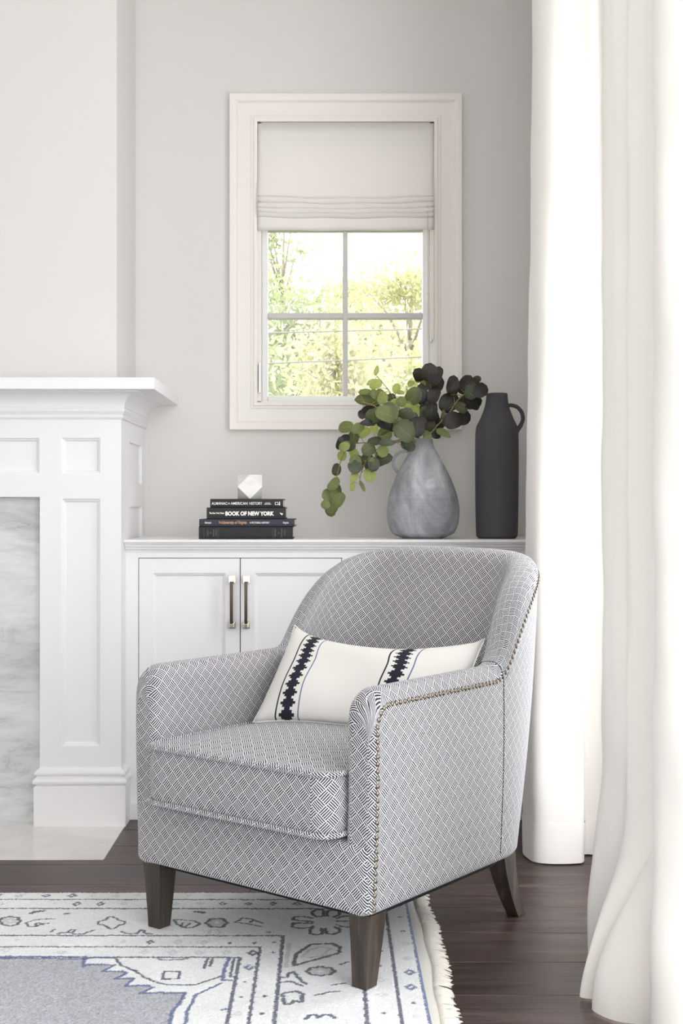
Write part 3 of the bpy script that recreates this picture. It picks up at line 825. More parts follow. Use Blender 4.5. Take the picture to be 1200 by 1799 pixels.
def shade_strip(name, prof, sagk, nx=40, x0=-.2500, x1=.3832):
    V, Fc = [], []
    for j, (p, z) in enumerate(prof):
        for i in range(nx + 1):
            u = i / nx
            x = x0 + (x1 - x0) * u
            sag = sagk * (1 - (2 * u - 1) ** 2) * (1 if z < 2.2 else 0) + .0015 * math.sin(u * 17 + z * 60) * (1 if z < 2.16 else 0)
            V.append((x, 4.556 - p, z - sag))
    for j in range(len(prof) - 1):
        for i in range(nx):
            a = j * (nx + 1) + i
            Fc.append((a, a + 1, a + nx + 2, a + nx + 1))
    o = obj(name, mesh(V, Fc, name, True), M['shade'])
    m = o.modifiers.new('thick', 'SOLIDIFY')
    m.thickness = .002
    return spart(o)


shade_strip('fabric_panel', [(0, 2.399), (0, 2.36), (.001, 2.30), (.002, 2.24), (.006, 2.20), (.012, 2.165), (.016, 2.150), (.017, 2.142), (.014, 2.137), (.006, 2.136)], .007)
for k, (zt, zb) in enumerate(((2.138, 2.116), (2.117, 2.096), (2.097, 2.079), (2.080, 2.062))):
    dz = zt - zb
    shade_strip('fold', [(.002, zt), (.010, zt - .15 * dz), (.019 - .002 * k, zt - .45 * dz), (.021 - .002 * k, zt - .7 * dz), (.017 - .002 * k, zt - .92 * dz), (.006, zb - .002)], .007 - .001 * k)
shade_strip('hem_flap', [(.004, 2.075), (.007, 2.06), (.007, 2.03), (.0065, 2.014)], .002)
spart(box('head_rail', (-.2505, .3836, 4.556, 4.598, 2.372, 2.394), M['trim']))
bv, bf = [], []
ico = bmesh.new()
bmesh.ops.create_icosphere(ico, subdivisions=1, radius=.0022)
iv = [v.co.copy() for v in ico.verts]
fi = [tuple(v.index for v in f.verts) for f in ico.faces]
ico.free()
cpts = [(.3835, z) for z in np.arange(2.10, 1.625, -.0062)]
cpts += [(.3718 + .0117 * math.cos(a), 1.625 - .012 * math.sin(a)) for a in np.linspace(.3, PI - .3, 5)]
cpts += [(.3605, z) for z in np.arange(1.625, 2.10, .0062)]
for (x, z) in cpts:
    b = len(bv)
    bv += [Vector((x, 4.541, z)) + v for v in iv]
    bf += [tuple(i + b for i in f) for f in fi]
spart(obj('bead_chain', mesh(bv, bf, 'bead_chain', True), M['nickel']))
spart(tube('chain_holder', [(.3718, 4.541, 1.609), (.3718, 4.541, 1.622)], .005, M['white'], n=10))

# ------------------------------------------------------------------ fireplace
fp = thing('fireplace_mantel', 'white painted panelled fireplace mantel around a grey marble slab', 'fireplace', (-1.66, 4.05, 0))


def fpart(o):
    o.parent = fp
    o.matrix_parent_inverse = Matrix.Translation((1.66, -4.05, 0))
    return o


XL, XR, YF = -2.66, -.6592, 4.05
PIL = 0.2604
# shelf wraps round the chimney breast back to the wall
shelf_poly = [(-2.78, 3.94), (-.5386, 3.94), (-.5386, 4.57), (-.692, 4.57), (-.692, 4.16), (-2.63, 4.16), (-2.63, 4.57), (-2.78, 4.57)]
fpart(prism('shelf', shelf_poly, 1.3855, 1.4225, M['white'], bev=.0025))
cove = [(0, 1.300), (.006, 1.301), (.009, 1.306), (.006, 1.311), (.004, 1.314), (.009, 1.319), (.013, 1.325), (.0135, 1.330), (.010, 1.333), (.010, 1.336)]
cove += [(.012 + .046 * (1 - math.cos(a)), 1.337 + .045 * math.sin(a)) for a in np.linspace(0, PI / 2, 9)] + [(.062, 1.383), (.062, 1.3855)]
fpart(u_sweep('cove_moulding', XL, XR, YF, 4.57, cove, M['white'], None))
PANEL = [(0, 0), (-.0035, -.001), (-.006, -.006), (-.009, -.0065), (-.012, -.012), (-.0165, -.014)]


def panelled(name, x0, x1, z0, z1, y, depth, holes, parent_fn):
    """framed face with recessed panels; the panels and their mouldings are separate pieces"""
    xs = sorted({x0, x1, *[h[0] for h in holes], *[h[1] for h in holes]})
    zs = sorted({z0, z1, *[h[2] for h in holes], *[h[3] for h in holes]})
    bm = bmesh.new()
    for a, b in zip(xs, xs[1:]):
        for c, d in zip(zs, zs[1:]):
            if any(h[0] < (a + b) / 2 < h[1] and h[2] < (c + d) / 2 < h[3] for h in holes):
                continue
            bm_box(bm, a, b, y, y + depth, c, d)
    bmesh.ops.remove_doubles(bm, verts=bm.verts, dist=1e-5)
    parent_fn(obj(name, bm_mesh(bm, name), M['white']))
    for h in holes:
        parent_fn(frame_obj('panel_moulding', h[0], h[1], h[2], h[3], PANEL, y, M['white'], None))
        parent_fn(box('panel', (h[0] + .012, h[1] - .012, y + .013, y + .022, h[2] + .012, h[3] - .012), M['white']))


# right pilaster, left pilaster, frieze between them
for (a, b) in ((XR - PIL, XR), (XL, XL + PIL)):
    panelled('pilaster', a, b, .12, 1.303, YF, .106, [(a + .067, b - .066, 1.1238, 1.2422), (a + .067, b - .066, .2515, 1.0473)], fpart)
panelled('frieze', XL + PIL, XR - PIL, 1.051, 1.303, YF, .106,
         [(XL + PIL, -1.935, 1.1238, 1.2422), (-1.868, -1.452, 1.1238, 1.2422), (-1.385, XR - PIL, 1.1238, 1.2422)], fpart)
bm = bmesh.new()
# side return of the mantel with its own recessed panels
for e in ((XR - .032, XR - .010, 4.156, 4.57, 0, 1.303),):
    bm_box(bm, *e)
for (c, d) in ((0, .30), (1.02, 1.10), (1.235, 1.303)):
    bm_box(bm, XR - .010, XR, 4.156, 4.57, c, d)
for (a, b) in ((4.156, 4.22), (4.50, 4.57)):
    for (c, d) in ((.30, 1.02), (1.10, 1.235)):
        bm_box(bm, XR - .010, XR, a, b, c, d)
fpart(obj('side_return', bm_mesh(bm, 'side_return'), M['white']))
plinth = [(.0165, 0), (.0165, .124), (.013, .1275), (.0105, .1290), (.0105, .1320)]
plinth += [(.0115 + .0085 * math.sin(a), .132 + .0105 * (1 - math.cos(a))) for a in np.linspace(.25, PI - .1, 9)]
plinth += [(.0095, .1540), (.0085, .1580), (.0085, .1600)]
plinth += [(.0085 + .0065 * math.sin(a), .160 + .0085 * (1 - math.cos(a))) for a in np.linspace(.2, PI - .2, 8)] + [(.006, .1785), (.002, .183), (.0, .187), (-.002, .187)]
fpart(u_sweep('plinth', XR - PIL, XR, YF, 4.156, plinth, M['white'], None))
fpart(u_sweep('plinth', XL, XL + PIL, YF, 4.156, plinth, M['white'], None))
# marble slab with firebox opening
fpart(boxes('marble_slab', [(-1.24, XR - PIL + .01, 4.088, 4.118, 0, 1.051), (XL + PIL - .01, -2.08, 4.088, 4.118, 0, 1.051),
                            (-2.08, -1.24, 4.088, 4.118, .70, 1.051)], M['marble']))
fpart(box('firebox', (-2.08, -1.24, 4.112, 4.155, 0, .70), M['soot']))

o = box('hearth_slab', (-2.66, -.6455, 3.653, 4.088, -.0115, .0015), M['hearth'], bev=.001)
tag(o, 'polished pale marble hearth slab set flush in the dark floor', 'hearth')

# ------------------------------------------------------------------ built-in cabinets and their top
YC = 4.13


def door(cab, loc, x0, x1, z0, z1, hx):
    def dp(o):
        o.parent = cab
        o.matrix_parent_inverse = Matrix.Translation((-loc[0], -loc[1], -loc[2]))
        return o
    st = .0445
    a, b, c, d = x0 + st, x1 - st, z0 + .10, z1 - .0465
    bm = bmesh.new()
    for e in ((x0, a, z0, z1), (b, x1, z0, z1), (a, b, z0, c), (a, b, d, z1)):
        bm_box(bm, e[0], e[1], YC + .001, YC + .021, e[2], e[3])
    bmesh.ops.remove_doubles(bm, verts=bm.verts, dist=1e-5)
    dr = dp(obj('door', bm_mesh(bm, 'door'), M['white']))

    def sp(o):
        o.parent = dr
        return o
    sp(frame_obj('panel_moulding', a, b, c, d, [(0, 0), (-.003, -.001), (-.005, -.005), (-.008, -.0055), (-.011, -.010), (-.015, -.011)], YC + .001, M['white'], None))
    sp(box('door_panel', (a + .010, b - .010, YC + .011, YC + .019, c + .010, d - .010), M['white']))
    # bar pull with square feet
    bm = bmesh.new()
    bm_box(bm, hx - .0048, hx + .0048, YC - .034, YC - .025, .632, .787, .001)
    hb = bm_mesh(bm, 'handle')
    hb.materials.append(M['bronze'])
    h = sp(obj('handle', hb))
    for zc in (.783, .634):
        bm = bmesh.new()
        bm_box(bm, hx - .0115, hx + .0115, YC - .004, YC + .0015, zc - .0115, zc + .0115, .001)
        bm_box(bm, hx - .0085, hx + .0085, YC - .010, YC - .003, zc - .0085, zc + .0085, .001)
        bm_box(bm, hx - .0068, hx + .0068, YC - .037, YC - .009, zc - .0068, zc + .0068, .0015)
        sp(obj('handle_foot', bm_mesh(bm, 'handle_foot'), M['nickel']))
    return dr


def cabinet(label, x0, x1, d0, d1):
    loc = ((x0 + x1) / 2, YC, 0)
    cab = thing('base_cabinet', label, 'cabinet', loc)

    def cp(o):
        o.parent = cab
        o.matrix_parent_inverse = Matrix.Translation((-loc[0], -loc[1], 0))
        return o
    zt, zb = .8529, .075
    cp(boxes('face_frame', [(x0, d0, YC, YC + .022, 0, .888), (d1, x1, YC, YC + .022, 0, .888), (d0, d1, YC, YC + .022, zt, .888), (d0, d1, YC, YC + .022, 0, zb)], M['white']))
    cp(box('carcass', (x0, x1, YC + .030, 4.57, .05, .888), M['interior']))
    cp(box('base_trim', (x0, x1, YC - .012, YC - .0005, 0, .055), M['white'], bev=.002))
    m = (d0 + d1) / 2
    g = .0022
    door(cab, loc, d0 + g, m - g * .7, zb + g, zt - g, m - .0265)
    door(cab, loc, m + g * .7, d1 - g, zb + g, zt - g, m + .0205)
    return cab


cabinet('white two-door base cabinet beside the fireplace, under the stacked books', -.659, .118, -.6165, .0483)
cabinet('white two-door base cabinet behind the armchair, under the vases', .118, .899, .188, .8545)
prof = [(4.57, .913), (4.100, .913), (4.0965, .9115), (4.095, .908), (4.0955, .9045), (4.099, .9020), (4.104, .9010), (4.104, .8985), (4.108, .8965), (4.110, .8930), (4.110, .8905), (4.116, .8895),
        (4.119, .8860), (4.1195, .8825), (4.123, .8800), (4.127, .8760), (4.1295, .8700), (4.1295, .888), (4.57, .888)]
prof = prof[:-2] + [(4.1298, .870), (4.1298, .8885), (4.57, .8885)]
V, Fc = [], []
for xx in (-.6585, .899):
    V += [(xx, yy, zz) for yy, zz in prof]
n = len(prof)
for i in range(n):
    Fc.append((i, (i + 1) % n, n + (i + 1) % n, n + i))
Fc += [tuple(range(n))[::-1], tuple(range(n, 2 * n))]
top = obj('cabinet_top', mesh(V, Fc, 'cabinet_top'), M['white'])
tag(top, 'long white moulded cabinet top carrying the books and vases', 'countertop')

# frames round the right-wall window and the unseen rear opening added for fill
wn = 2
for (a, b, c, d) in OPEN_RIGHT:
    w = bpy.data.objects.new('window_%d' % wn, None)
    COL.objects.link(w)
    w['kind'] = 'structure'
    wn += 1
    x = R['x1']
    boxes('window_frame', [(x - .012, x + .10, a - .07, a + .04, c, d + .07), (x - .012, x + .10, b - .04, b + .07, c, d + .07), (x - .012, x + .10, a, b, d - .04, d + .07),
                           (x - .002, x + .10, a, b, c - .055, c + .03)], M['white'], w)
    boxes('muntin', [(x + .03, x + .07, (a + b) / 2 - .02, (a + b) / 2 + .02, c, d)], M['white'], w)
for (a, b, c, d) in OPEN_REAR_FILL:
    w = bpy.data.objects.new('window_%d' % wn, None)  # unseen rear window, added and sized to fill the room with light
    COL.objects.link(w)
    w['kind'] = 'structure'
    y = R['y0']
    boxes('window_frame', [(a - .07, a + .04, y - .10, y + .012, c, d + .07), (b - .04, b + .07, y - .10, y + .012, c, d + .07), (a, b, y - .10, y + .012, d - .04, d + .07)], M['white'], w)
    boxes('muntin', [(a + (b - a) * k / 3 - .02, a + (b - a) * k / 3 + .02, y - .07, y - .03, c, d) for k in (1, 2)], M['white'], w)


# ------------------------------------------------------------------ armchair
CH_LOC, CH_ROT = (-.167, 2.852, 0.0), math.atan2(-.621, .783)
chair = thing('armchair', 'tub armchair in black and white basket weave with nailhead trim', 'armchair', CH_LOC, CH_ROT)
HW, T0, TB, RC = .350, -.030, .705, .185      # half width, front, rear (at the base), corner radius
ZB = .172

# plan of the outer face, from the right front corner round the back to the left front
plan = [(HW, T0 + k * .005) for k in range(int((TB - RC - T0) / .005))]
plan += [(HW - RC + RC * math.cos(a), TB - RC + RC * math.sin(a)) for a in np.linspace(0, PI / 2, 48)]
half = np.array(plan)
back_n = 40
bk = [(x, TB) for x in np.linspace(HW - RC, 0, back_n)[1:]]
half = np.vstack([half, np.array(bk)])
full = np.vstack([half, np.stack([-half[-2::-1, 0], half[-2::-1, 1]], 1)])
seg = np.hypot(*np.diff(full, axis=0).T)
arc = np.concatenate([[0], np.cumsum(seg)])
ARC = arc[-1]
QS = (TB - RC - T0) - .0                        # arc length where the corner starts


def plan_at(w):
    x, y = np.interp(w, arc, full[:, 0]), np.interp(w, arc, full[:, 1])
    e = .004
    a, b = max(0, w - e), min(ARC, w + e)
    d = np.array([np.interp(b, arc, full[:, 0]) - np.interp(a, arc, full[:, 0]), np.interp(b, arc, full[:, 1]) - np.interp(a, arc, full[:, 1])])
    d /= np.hypot(*d)
    return np.array([x, y]), np.array([d[1], -d[0]])        # point, outward normal


QT = [(-1, .640), (-.05, .640), (-.02, .652), (.0, .680), (.03, .733), (.06, .783), (.10, .833), (.15, .872), (.20, .892), (.26, .903), (.33, .908), (.50, .911)]
qx = np.linspace(-.6, .5, 400)
qz = np.interp(qx, [q[0] for q in QT], [q[1] for q in QT])
ker = np.hanning(21)
ker /= ker.sum()
qz = np.convolve(np.pad(qz, 10, 'edge'), ker, 'valid')


def ztop(w):
    w = min(w, ARC - w)
    z = float(np.interp(w - QS, qx, qz))
    r = .055                                                   # rounded top-front corner in side view
    if w < r:
        z -= r - math.sqrt(max(0, r * r - (r - w) ** 2)) if w >= 0 else r
    return z


def rear(w):
    w = min(w, ARC - w)
    return float(sstep(-.06, .26, w - QS))


def outer(w, z, inset=0.0):
    """point on the outer skin"""
    p, nrm = plan_at(w)
    h = max(0.0, (z - ZB) / .74)
    r = rear(w)
    q = p - nrm * inset
    bulge = .010 * math.sin(PI * min(1, h * 1.15)) if h < .87 else 0
    q = q + nrm * (bulge + .052 * r * h)
    q[1] += .095 * r * h
    return np.array([q[0], q[1], z]), nrm


def thick(w, z):
    r = rear(w)
    k = float(np.clip((.90 - z) / .45, 0, 1))
    return .074 * (1 - r) + r * (.088 + .06 * k)


def section(w, fi=0.0):
    """closed loop of points round the shell at arc length w; fi = inset near the front end"""
    zt = ztop(w) - fi
    P, L = [], []
    rz = .046
    for z, ins in ((ZB - .002, .016), (ZB + .002, .005), (ZB + .010, 0)):
        P.append(outer(w, z, ins + fi)[0])
    zs = np.linspace(ZB + .02, zt - rz, 16)
    for z in zs:
        P.append(outer(w, z, fi)[0])
    th = thick(w, zt - rz)
    for a in np.linspace(0, PI, 19)[1:-1]:
        c, s_ = math.cos(a), math.sin(a)
        ex = 2 / 2.5
        cx = math.copysign(abs(c) ** ex, c)
        sz = abs(s_) ** ex
        ins = th / 2 * (1 - cx)
        ins = fi + (th - 2 * fi) * (ins / th)
        P.append(outer(w, zt - rz + rz * sz, ins)[0])
    for z in zs[::-1]:
        P.append(outer(w, z, thick(w, z) - fi)[0])
    P.append(outer(w, ZB, thick(w, ZB + .02) - fi)[0])
    return np.array(P)


def shell(name, w0, w1, n, cap0=False, cap1=False):
    ws, ins = [], []
    rf = .016
    if cap0:
        for k in range(6):
            a = k / 6 * PI / 2
            ws.append(w0 + rf * (1 - math.cos(a)))
            ins.append(rf * (1 - math.sin(a)))
    ws += list(np.linspace(w0 + (rf if cap0 else 0), w1 - (rf if cap1 else 0), n))
    ins += [0] * n
    if cap1:
        for k in range(5, -1, -1):
            a = k / 6 * PI / 2
            ws.append(w1 - rf * (1 - math.cos(a)))
            ins.append(rf * (1 - math.sin(a)))
    S = [section(w, i) for w, i in zip(ws, ins)]
    m = len(S[0])
    KO = 18                                     # last point of the outer face; the rim and inside are cut separately
    V = np.vstack(S)
    G = np.stack(S)                             # sections x points x 3
    du = np.hypot(*(np.diff(G[:, :, :2], axis=0)).transpose(2, 0, 1))
    U = np.concatenate([np.zeros((1, m)), np.cumsum(du, axis=0)])
    mid = len(ws) // 2
    if not (cap0 or cap1):
        U = U - U[mid]
    elif cap1:
        U = U - U[-1]
    dv = np.linalg.norm(np.diff(G, axis=1), axis=2)
    VO = np.concatenate([np.zeros((len(ws), 1)), np.cumsum(dv, axis=1)], axis=1)
    VI = VO[:, -1:] - VO
    Fc, UV = [], []
    for i in range(len(ws) - 1):
        for k in range(m - 1):
            Fc.append((i * m + k, (i + 1) * m + k, (i + 1) * m + k + 1, i * m + k + 1))
            W_ = VO if k < KO else VI
            UV += [(U[i, k], W_[i, k]), (U[i + 1, k], W_[i + 1, k]), (U[i + 1, k + 1], W_[i + 1, k + 1]), (U[i, k + 1], W_[i, k + 1])]
    for flag, i in ((cap0, 0), (cap1, len(ws) - 1)):
        if flag:
            idx = [i * m + k for k in range(m)]
            Fc.append(tuple(idx))
            UV += [(V[j][0], V[j][2]) for j in idx]
    me = mesh(V, Fc, name, True, UV)
    bm = bmesh.new()
    bm.from_mesh(me)
    bmesh.ops.recalc_face_normals(bm, faces=bm.faces)
    for f in bm.faces:
        if len(f.verts) > 4:
            f.smooth = False
    bm.to_mesh(me)
    bm.free()
    return obj(name, me, M['weave'], chair)


WS = QS - .030
shell('arm', 0, WS, 60, cap0=True)
shell('backrest', WS - .001, ARC - WS + .001, 170)
shell('arm', ARC - WS, ARC, 60, cap1=True)

# front rail below the cushion
bm = bmesh.new()
bm_box(bm, -HW + .004, HW - .004, T0 - .006, T0 + .05, ZB - .002, .318, .016, 4)
me = bm_mesh(bm, 'front_rail', True)
l = me.uv_layers.new(name='UVMap')
for lp in me.loops:
    v = me.vertices[lp.vertex_index].co
    l.data[lp.index].uv = (v.x + .013, v.z)
obj('front_rail', me, M['weave'], chair)
# platform under the cushion and dust cover beneath
box('seat_deck', (-.285, .285, .018, .50, .21, .318), M['weave'], chair)
prism('dust_cover', [(-.325, .0), (.325, .0), (.325, .50), (.29, .61), (.20, .66), (-.20, .66), (-.29, .61), (-.325, .50)], ZB - .016, ZB + .002, M['black'], chair)


def rrect(x0, x1, y0, y1, r, n=10):
    P = []
    for cx, cy, a0 in ((x1 - r, y0 + r, -PI / 2), (x1 - r, y1 - r, 0), (x0 + r, y1 - r, PI / 2), (x0 + r, y0 + r, PI)):
        for a in np.linspace(a0, a0 + PI / 2, n):
            P.append((cx + r * math.cos(a), cy + r * math.sin(a)))
    Q = []
    for i in range(len(P)):
        a, b = np.array(P[i]), np.array(P[(i + 1) % len(P)])
        L = np.hypot(*(b - a))
        k = max(1, int(L / .02))
        Q += [tuple(a + (b - a) * j / k) for j in range(k)]
    return np.array(Q)


# seat cushion: crowned top, bulging boxing, front proud of the arms
CX0, CX1, CY0, CY1 = -.272, .276, -.078, .520
CT, CBZ = .462, .330
cout = rrect(CX0, CX1, CY0, CY1, .045)
cc = np.array([0, .2])


def dome(x, y):
    u = min(1, abs(x - .002) / .274)
    v = min(1, abs(y - .221) / .299)
    return CT + .026 * (1 - u ** 3) * (1 - v ** 3)


rings = []
for k in (0.0, .5, .9):
    rings.append([(*(cc + (p - cc) * k), CBZ - .004, 't') for p in cout])
for k, zz in ((.985, CBZ), (1.004, CBZ + .012), (1.012, CBZ + .035), (1.016, CBZ + .066), (1.012, CT - .035), (1.004, CT - .012), (.992, CT)):
    rings.append([(*(cc + (p - cc) * k), zz, 's') for p in cout])
for k in (.985, .95, .88, .78, .65, .5, .35, .2, .08, 0.0):
    R_ = []
    for p in cout:
        q = cc + (p - cc) * k
        R_.append((q[0], q[1], dome(q[0], q[1]), 't'))
    rings.append(R_)
m = len(cout)
perim = np.concatenate([[0], np.cumsum(np.hypot(*np.diff(np.vstack([cout, cout[:1]]), axis=0).T))])
V = [v[:3] for r_ in rings for v in r_]
Fc, UV = [], []
for i in range(len(rings) - 1):
    for k in range(m):
        k2 = (k + 1) % m
        Fc.append((i * m + k, i * m + k2, (i + 1) * m + k2, (i + 1) * m + k))
        side = rings[i][0][3] == 's' and rings[i + 1][0][3] == 's'
        for (ri, ki, pk) in ((i, k, k), (i, k2, k + 1), (i + 1, k2, k + 1), (i + 1, k, k)):
            v = rings[ri][ki]
            UV.append((perim[pk], v[2]) if side else (v[0] * 1.0, v[1]))
cush = obj('seat_cushion', mesh(V, Fc, 'seat_cushion', True, UV), M['weave'], chair)


def piping(z, k, rad):
    pts = [(*(cc + (p - cc) * k), z) for p in cout]
    Vt, Ft = tube_data(pts, rad, 8, True)
    uv = []
    for i in range(m):
        for j in range(8):
            a, b = perim[i], perim[i + 1]
            v0, v1 = j * .004, (j + 1) * .004
            uv += [(a, v0), (a, v1), (b, v1), (b, v0)]
    o = obj('piping', mesh(Vt, Ft, 'piping', True, uv), M['weave'], cush)
    return o


piping(CT - .001, 1.010, .0062)
piping(CBZ + .003, 1.010, .0062)


# tapered front legs, sabre-curved rear legs
def leg(s0, t0, z0, top, bot, curve, side):
    V, Fc = [], []
    n = 10
    for i in range(n + 1):
        u = i / n
        z = ZB - .004 + (z0 - ZB + .004) * u
        h = top + (bot - top) * u
        dt = curve * u ** 1.7
        ds = side * u
        V += [(s0 - h + ds, t0 - h + dt, z), (s0 + h + ds, t0 - h + dt, z), (s0 + h + ds, t0 + h + dt, z), (s0 - h + ds, t0 + h + dt, z)]
    for i in range(n):
        for k in range(4):
            Fc.append((i * 4 + k, (i + 1) * 4 + k, (i + 1) * 4 + (k + 1) % 4, i * 4 + (k + 1) % 4))
    Fc += [(0, 1, 2, 3), tuple(range(n * 4, n * 4 + 4))[::-1]]
    return obj('leg', mesh(V, Fc, 'leg'), M['leg'], chair)


leg(.312, .012, .0108, .0285, .0185, -.006, -.004)
leg(-.312, .012, .0108, .0285, .0185, -.006, .004)
leg(.293, .590, .001, .0265, .0165, .055, .012)
leg(-.293, .590, .001, .0265, .0165, .055, -.012)

# nailheads: up the front edge of the right arm, along its top, up the wing of the back
track = [(.0135, z) for z in np.linspace(ZB + .012, .560, 60)]
track += [(.0135 + .046 * (1 - math.cos(a)), .560 + .046 * math.sin(a)) for a in np.linspace(0, PI / 2, 14)[1:]]
for w in np.linspace(.062, QS + .40, 160):
    track.append((w, ztop(w) - .034))
T3 = []
for w, z in track:
    p, nr = outer(w, z)
    T3.append((p, nr))
cum = np.concatenate([[0], np.cumsum([np.linalg.norm(T3[i + 1][0] - T3[i][0]) for i in range(len(T3) - 1)])])
bm = bmesh.new()
bmesh.ops.create_uvsphere(bm, u_segments=10, v_segments=6, radius=.0058)
for v in bm.verts:
    v.co.z = max(0, v.co.z) * .75
nail_me = bm_mesh(bm, 'nailhead', True)
for d in np.arange(0, cum[-1], .0152):
    p = np.array([np.interp(d, cum, [t[0][k] for t in T3]) for k in range(3)])
    nr = np.array([np.interp(d, cum, [t[1][k] for t in T3]) for k in range(2)])
    o = obj('nailhead', nail_me, M['nail'], chair)
    o.location = Vector(p) - Vector((nr[0], nr[1], 0)) * .0008
    o.rotation_euler = Vector((nr[0], nr[1], .12)).to_track_quat('Z', 'Y').to_euler()
# welt where arm and back meet on the outside, and over the top of the arm
sec = section(WS)
tube('seam_welt', [tuple(outer(WS, z)[0]) for z in np.linspace(ZB + .02, .60, 30)], .0013, M['seam'], chair, 6)
tube('seam_welt', [tuple(p) for p in sec[15:44]], .0014, M['seam'], chair, 6)

# ------------------------------------------------------------------ lumbar pillow on the seat
TLc, BLc, TRc = Vector((-.0866, 3.385, .703)), Vector((-.1722, 3.190, .474)), Vector((.3911, 3.140, .692))
e1 = (TRc - TLc)
pw = e1.length
e1.normalize()
e2 = (TLc - BLc)
e2 = (e2 - e1 * e2.dot(e1))
ph = e2.length
e2.normalize()
nn = e1.cross(e2).normalized()                 # towards the viewer side
if nn.y > 0:
    nn = -nn
pc = TLc + e1 * pw / 2 - e2 * ph / 2
NA, NB = 56, 34
cm = Matrix.Translation(CH_LOC) @ Matrix.Rotation(CH_ROT, 4, 'Z')
cmi = cm.inverted()


def pil(a, b, side):
    edge = (1 - abs(a) ** 3.2) * (1 - abs(b) ** 3.2)
    t = .068 * max(0, edge) ** .55
    x = a * pw / 2 * (1 - .035 * (1 - b * b))
    yb = b * ph / 2 * (1 - .05 * (1 - a * a))
    if b > 0:
        yb -= .062 * b * (1 - a * a) ** .8
    x += .004 * math.sin(7 * b + 1) * (1 - abs(a))
    t += .004 * math.sin(5 * a + 3 * b) * edge
    P = pc + e1 * x + e2 * yb + nn * (t * side)
    L = cmi @ P
    if L.z < .66:
        L.x = min(L.x, .270)
    L.z = max(L.z, dome(L.x, L.y) + .0015)
    return cm @ L


V, Fc, UV = [], [], []
for side in (1, -1):
    for j in range(NB + 1):
        for i in range(NA + 1):
            V.append(pil(-1 + 2 * i / NA, -1 + 2 * j / NB, side))
off = (NA + 1) * (NB + 1)
for sd in (0, 1):
    for j in range(NB):
        for i in range(NA):
            q = [(i, j), (i + 1, j), (i + 1, j + 1), (i, j + 1)]
            if sd:
                q = q[::-1]
            Fc.append(tuple(sd * off + b * (NA + 1) + a for a, b in q))
            UV += [(a / NA * pw, b / NB * ph) for a, b in q]
me = mesh(V, Fc, 'pillow', True, UV)
bm = bmesh.new()
bm.from_mesh(me)
bmesh.ops.remove_doubles(bm, verts=bm.verts, dist=1e-4)
bm.to_mesh(me)
bm.free()
me.polygons.foreach_set('use_smooth', [True] * len(me.polygons))
pb = thing('lumbar_pillow', 'white lumbar pillow with two navy woven bands leaning in the armchair', 'pillow', tuple(cm @ Vector((0, .35, .49))))
o = obj('cover', me, M['pillow'], pb)
o.matrix_parent_inverse = Matrix.Translation(-pb.location)
bd = [pil(-1 + 2 * i / 40, -1, 1) for i in range(40)] + [pil(1, -1 + 2 * i / 30, 1) for i in range(30)] + [pil(1 - 2 * i / 40, 1, 1) for i in range(40)] + [pil(-1, 1 - 2 * i / 30, 1) for i in range(30)]
o = tube('seam', bd, .0022, M['pillow_seam'], pb, 6, True)
o.matrix_parent_inverse = Matrix.Translation(-pb.location)


# ------------------------------------------------------------------ books and faceted ornament
def text(s, size, mat, parent, x, y, z, width=None, bold=0.0, shear=0.0, align='LEFT', rot=0.0, name='title'):
    c = bpy.data.curves.new(name, 'FONT')
    c.body = s
    c.size = size
    c.offset = bold
    c.shear = shear
    c.extrude = .0001
    c.resolution_u = 3
    t = bpy.data.objects.new('tmp', c)
    COL.objects.link(t)
    dg = bpy.context.evaluated_depsgraph_get()
    me = bpy.data.meshes.new_from_object(t.evaluated_get(dg))
    bpy.data.objects.remove(t)
    me.materials.clear()
    n = len(me.vertices)
    co = np.empty(n * 3, dtype=np.float32)
    me.vertices.foreach_get('co', co)
    co = co.reshape(-1, 3)
    x0, x1 = co[:, 0].min(), co[:, 0].max()
    k = (width / (x1 - x0)) if width else 1.0
    co[:, 0] = (co[:, 0] - (x0 if align == 'LEFT' else (x0 + x1) / 2 if align == 'CENTER' else x1)) * k
    if rot:
        ca, sa = math.cos(rot), math.sin(rot)
        co[:, :2] = co[:, :2] @ np.array([[ca, sa], [-sa, ca]])
    out = np.stack([co[:, 0], -co[:, 2], co[:, 1]], 1)      # stand the text up, facing -Y
    me.vertices.foreach_set('co', out.astype(np.float32).ravel())
    me.update()
    o = obj(name, me, mat, parent)
    o.location = (x, y, z)
    return o


